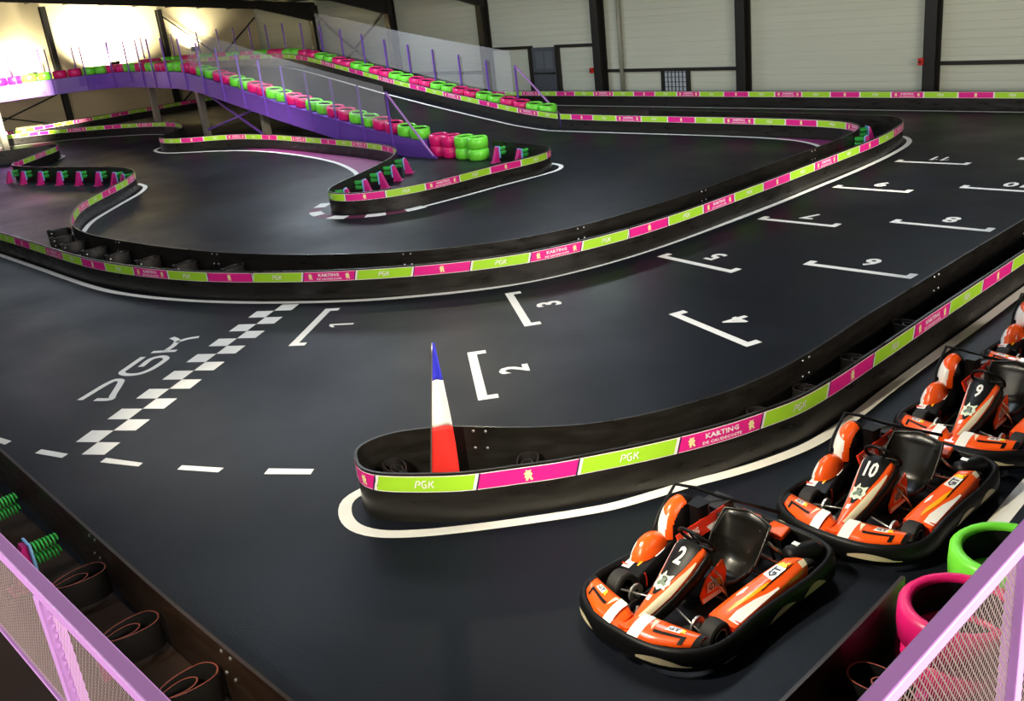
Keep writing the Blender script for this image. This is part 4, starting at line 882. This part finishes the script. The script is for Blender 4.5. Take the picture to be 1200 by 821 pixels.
    m = MB().poly([(-.02, -.29, .47), (-.62, -.24, .53), (-.62, -.20, .40), (-.02, -.245, .36), (-.02, -.31, .46), (-.62, -.26, .52), (-.62, -.22, .39), (-.02, -.265, .35)], [(0, 1, 2, 3), (7, 6, 5, 4), (0, 4, 5, 1), (1, 5, 6, 2), (2, 6, 7, 3), (3, 7, 4, 0)], k_red)
    pn = m.build('side_panel', r)
    def PN(a, b, o): return Vector((-.02, -.29, .47)).lerp(Vector((-.62, -.24, .53)), a).lerp(Vector((-.02, -.245, .36)).lerp(Vector((-.62, -.20, .40)), a), b) + Vector((.0, .6, .8)) * o
    V, F = text_flat('KARTING', 1); MB().poly([PN(.25 + .0 + a * .055, .5 - b * .45, .004) for a, b in V], F, k_white).build('lettering', pn)
    MB().poly([PN(a, b, .004) for a, b in ((.55, .62), (.97, .55), (.97, .98), (.6, .98))], [(0, 1, 2, 3)], k_white).build('white_flash', pn)
    eng = MB().box((-.86, -.52, .10), (-.52, -.28, .36), k_black).build('engine', r, bevel=.02)
    for k in range(6): MB().box((-.84, -.5, .365 + .022 * k), (-.58, -.3, .375 + .022 * k), k_dkmetal).build('cooling_fin', eng)
    MB().tube([(-.7, -.28, .3), (-.74, -.05, .28), (-.76, .15, .28)], .03, k_dkmetal, 10).build('exhaust_pipe', eng)
    for (a, b) in ((-.32, -.04), (.02, .26)):
        MB().poly([(-.76, a, .34), (-.76, b, .34), (-.93, b - .03, .355), (-.95, a + .03, .345), (-.76, a, .29), (-.76, b, .29), (-.96, b - .03, .30), (-.97, a + .03, .30)], [(0, 1, 2, 3), (7, 6, 5, 4), (0, 4, 5, 1), (1, 5, 6, 2), (2, 6, 7, 3), (3, 7, 4, 0)], k_orange).build('engine_cover', r, bevel=.015)
    t = MB().tube([(-.60, .40, .26), (-.64, .42, .27), (-.86, .52, .27), (-.9, .54, .265)], [.07, .095, .095, .07], k_black, 16).build('silencer', r)
    MB().box((-.74, .40, .362), (-.69, .46, .37), k_white).build('maker_plate', t)
    MB().tube([(-.5, .3, .42), (-.56, .34, .34), (-.62, .38, .28)], .014, k_metal, 8).build('hose', r)
    # hoops along the rear and the far side
    MB().tube([(.0, -.60, .3), (-.2, -.66, .46), (-.45, -.66, .66), (-.6, -.55, .6), (-.72, -.4, .52), (-.9, -.2, .44), (-.98, .1, .42)], .016, k_black, 8).build('guard_hoop', r)
    return r
KFIX = [((-4.24, 5.62), -94.0, '2', 'orange and black go-kart number 2, nearest the camera'), ((-3.72, 7.76), -91.0, '10', 'orange and black go-kart number 10, second in the row'),
        ((-3.64, 9.90), -90.5, '9', 'orange and black go-kart number 9, third in the row'), ((-3.62, 12.04), -90.0, None, 'orange and black go-kart cut off by the right edge, behind kart 9')]
kproto = make_kart()
for i, (xy, a, num, lab) in enumerate(KFIX):
    k = kproto if i == 0 else copy_tree(kproto)
    k.location = (xy[0], xy[1], 0); k.rotation_euler = (0, 0, R(a)); k.scale = (.955, 1, 1); tag(k, lab, 'go-kart', 'parked go-karts')
    KFIX[i] = (k, num)
for k, num in KFIX:
    if num:
        V, F = text_flat(num, 2); fa = [c for c in k.children if c.name.startswith('front_fairing')][0]
        MB().poly([fair(.79 + b * .19, -.06 + a * .72, .008) for a, b in V], F, k_white).build('race_number', fa)

# ------------------------------------------------------------------ balcony with railings
slab = struct(MB().prism([(-20, -13.9), (6.9, -13.9), (6.9, 12), (-.55, 12), (-.55, .38), (-20, .38)], 2.45, 2.7, mat('balcony_concrete', '3a332c', .7, var=.15, scale=2)).build('floor_balcony'))
def railing(name, label, p0, p1, zt, zb, posts, inward):
    """p0->p1 top rail; posts at fractions; expanded metal between"""
    p0 = Vector(p0); p1 = Vector(p1); L = (p1 - p0).length; d = (p1 - p0).normalized(); n = Vector(inward)
    r = empty(name, (p0.x, p0.y, 2.7)); tag(r, label, 'railing', 'lilac railings of the balcony'); inv = Matrix.Translation((-p0.x, -p0.y, -2.7))
    def ch(o): o.parent = r; o.matrix_parent_inverse = inv; return o
    at = lambda s, z, o=0: Vector((p0.x + d.x * s + n.x * o, p0.y + d.y * s + n.y * o, z))
    ch(MB().bar(at(0, zt - .017), at(L, zt - .017), .037, .034, purple_rail).build('top_rail', bevel=.004))
    ch(MB().bar(at(0, zb + .006), at(L, zb + .006), .012, .012, purple_rail).build('bottom_rail'))
    for s in posts: ch(MB().bar(at(s, 2.4), at(s, zt - .034), .042, .042, purple_rail, up=d).build('post', bevel=.004))
    for s0, s1 in zip(posts, posts[1:]):
        m = MB(); cw, hh, t = .0095, .0135, .0019; a = s0 + .025; b = s1 - .025; cols = int((b - a) / cw) + 1; rws = int((zt - .04 - zb) / hh)
        for i in range(cols):
            for j in range(rws):
                # zig-zag strands, each one touching its neighbours alternately
                sx = a + i * cw; e = .5 * cw
                q = [(sx + (e if (j + i) % 2 else -e) * (1 if i % 2 else 1), zb + .02 + j * hh), (sx + (-e if (j + i) % 2 else e), zb + .02 + (j + 1) * hh)]
                if j % 1 == 0:
                    u0, z0 = q[0]; u1, z1 = q[1]
                    P = [at(u0 - t / 2, z0 - .001, .0), at(u0 + t / 2, z0, .0015), at(u1 + t / 2, z1 + .001, .0015), at(u1 - t / 2, z1, .0)]
                    m.poly(P, [(0, 1, 2, 3)], mesh_steel)
        o = ch(m.build('expanded_mesh')); o['kind'] = 'stuff'
    return r
railing('balcony_railing', 'lilac steel railing with expanded mesh in the lower left corner', (-6.5, .46, 0), (-.62, .46, 0), 3.796, 3.34, [.3, 2.32, 4.22, 5.86], (0, -1, 0))
railing('balcony_railing', 'lilac steel railing with expanded mesh in the lower right corner', (-.62, .5, 0), (-.62, 8.0, 0), 3.81, 2.85, [.04, 1.43, 3.4, 5.4, 7.4], (1, 0, 0))
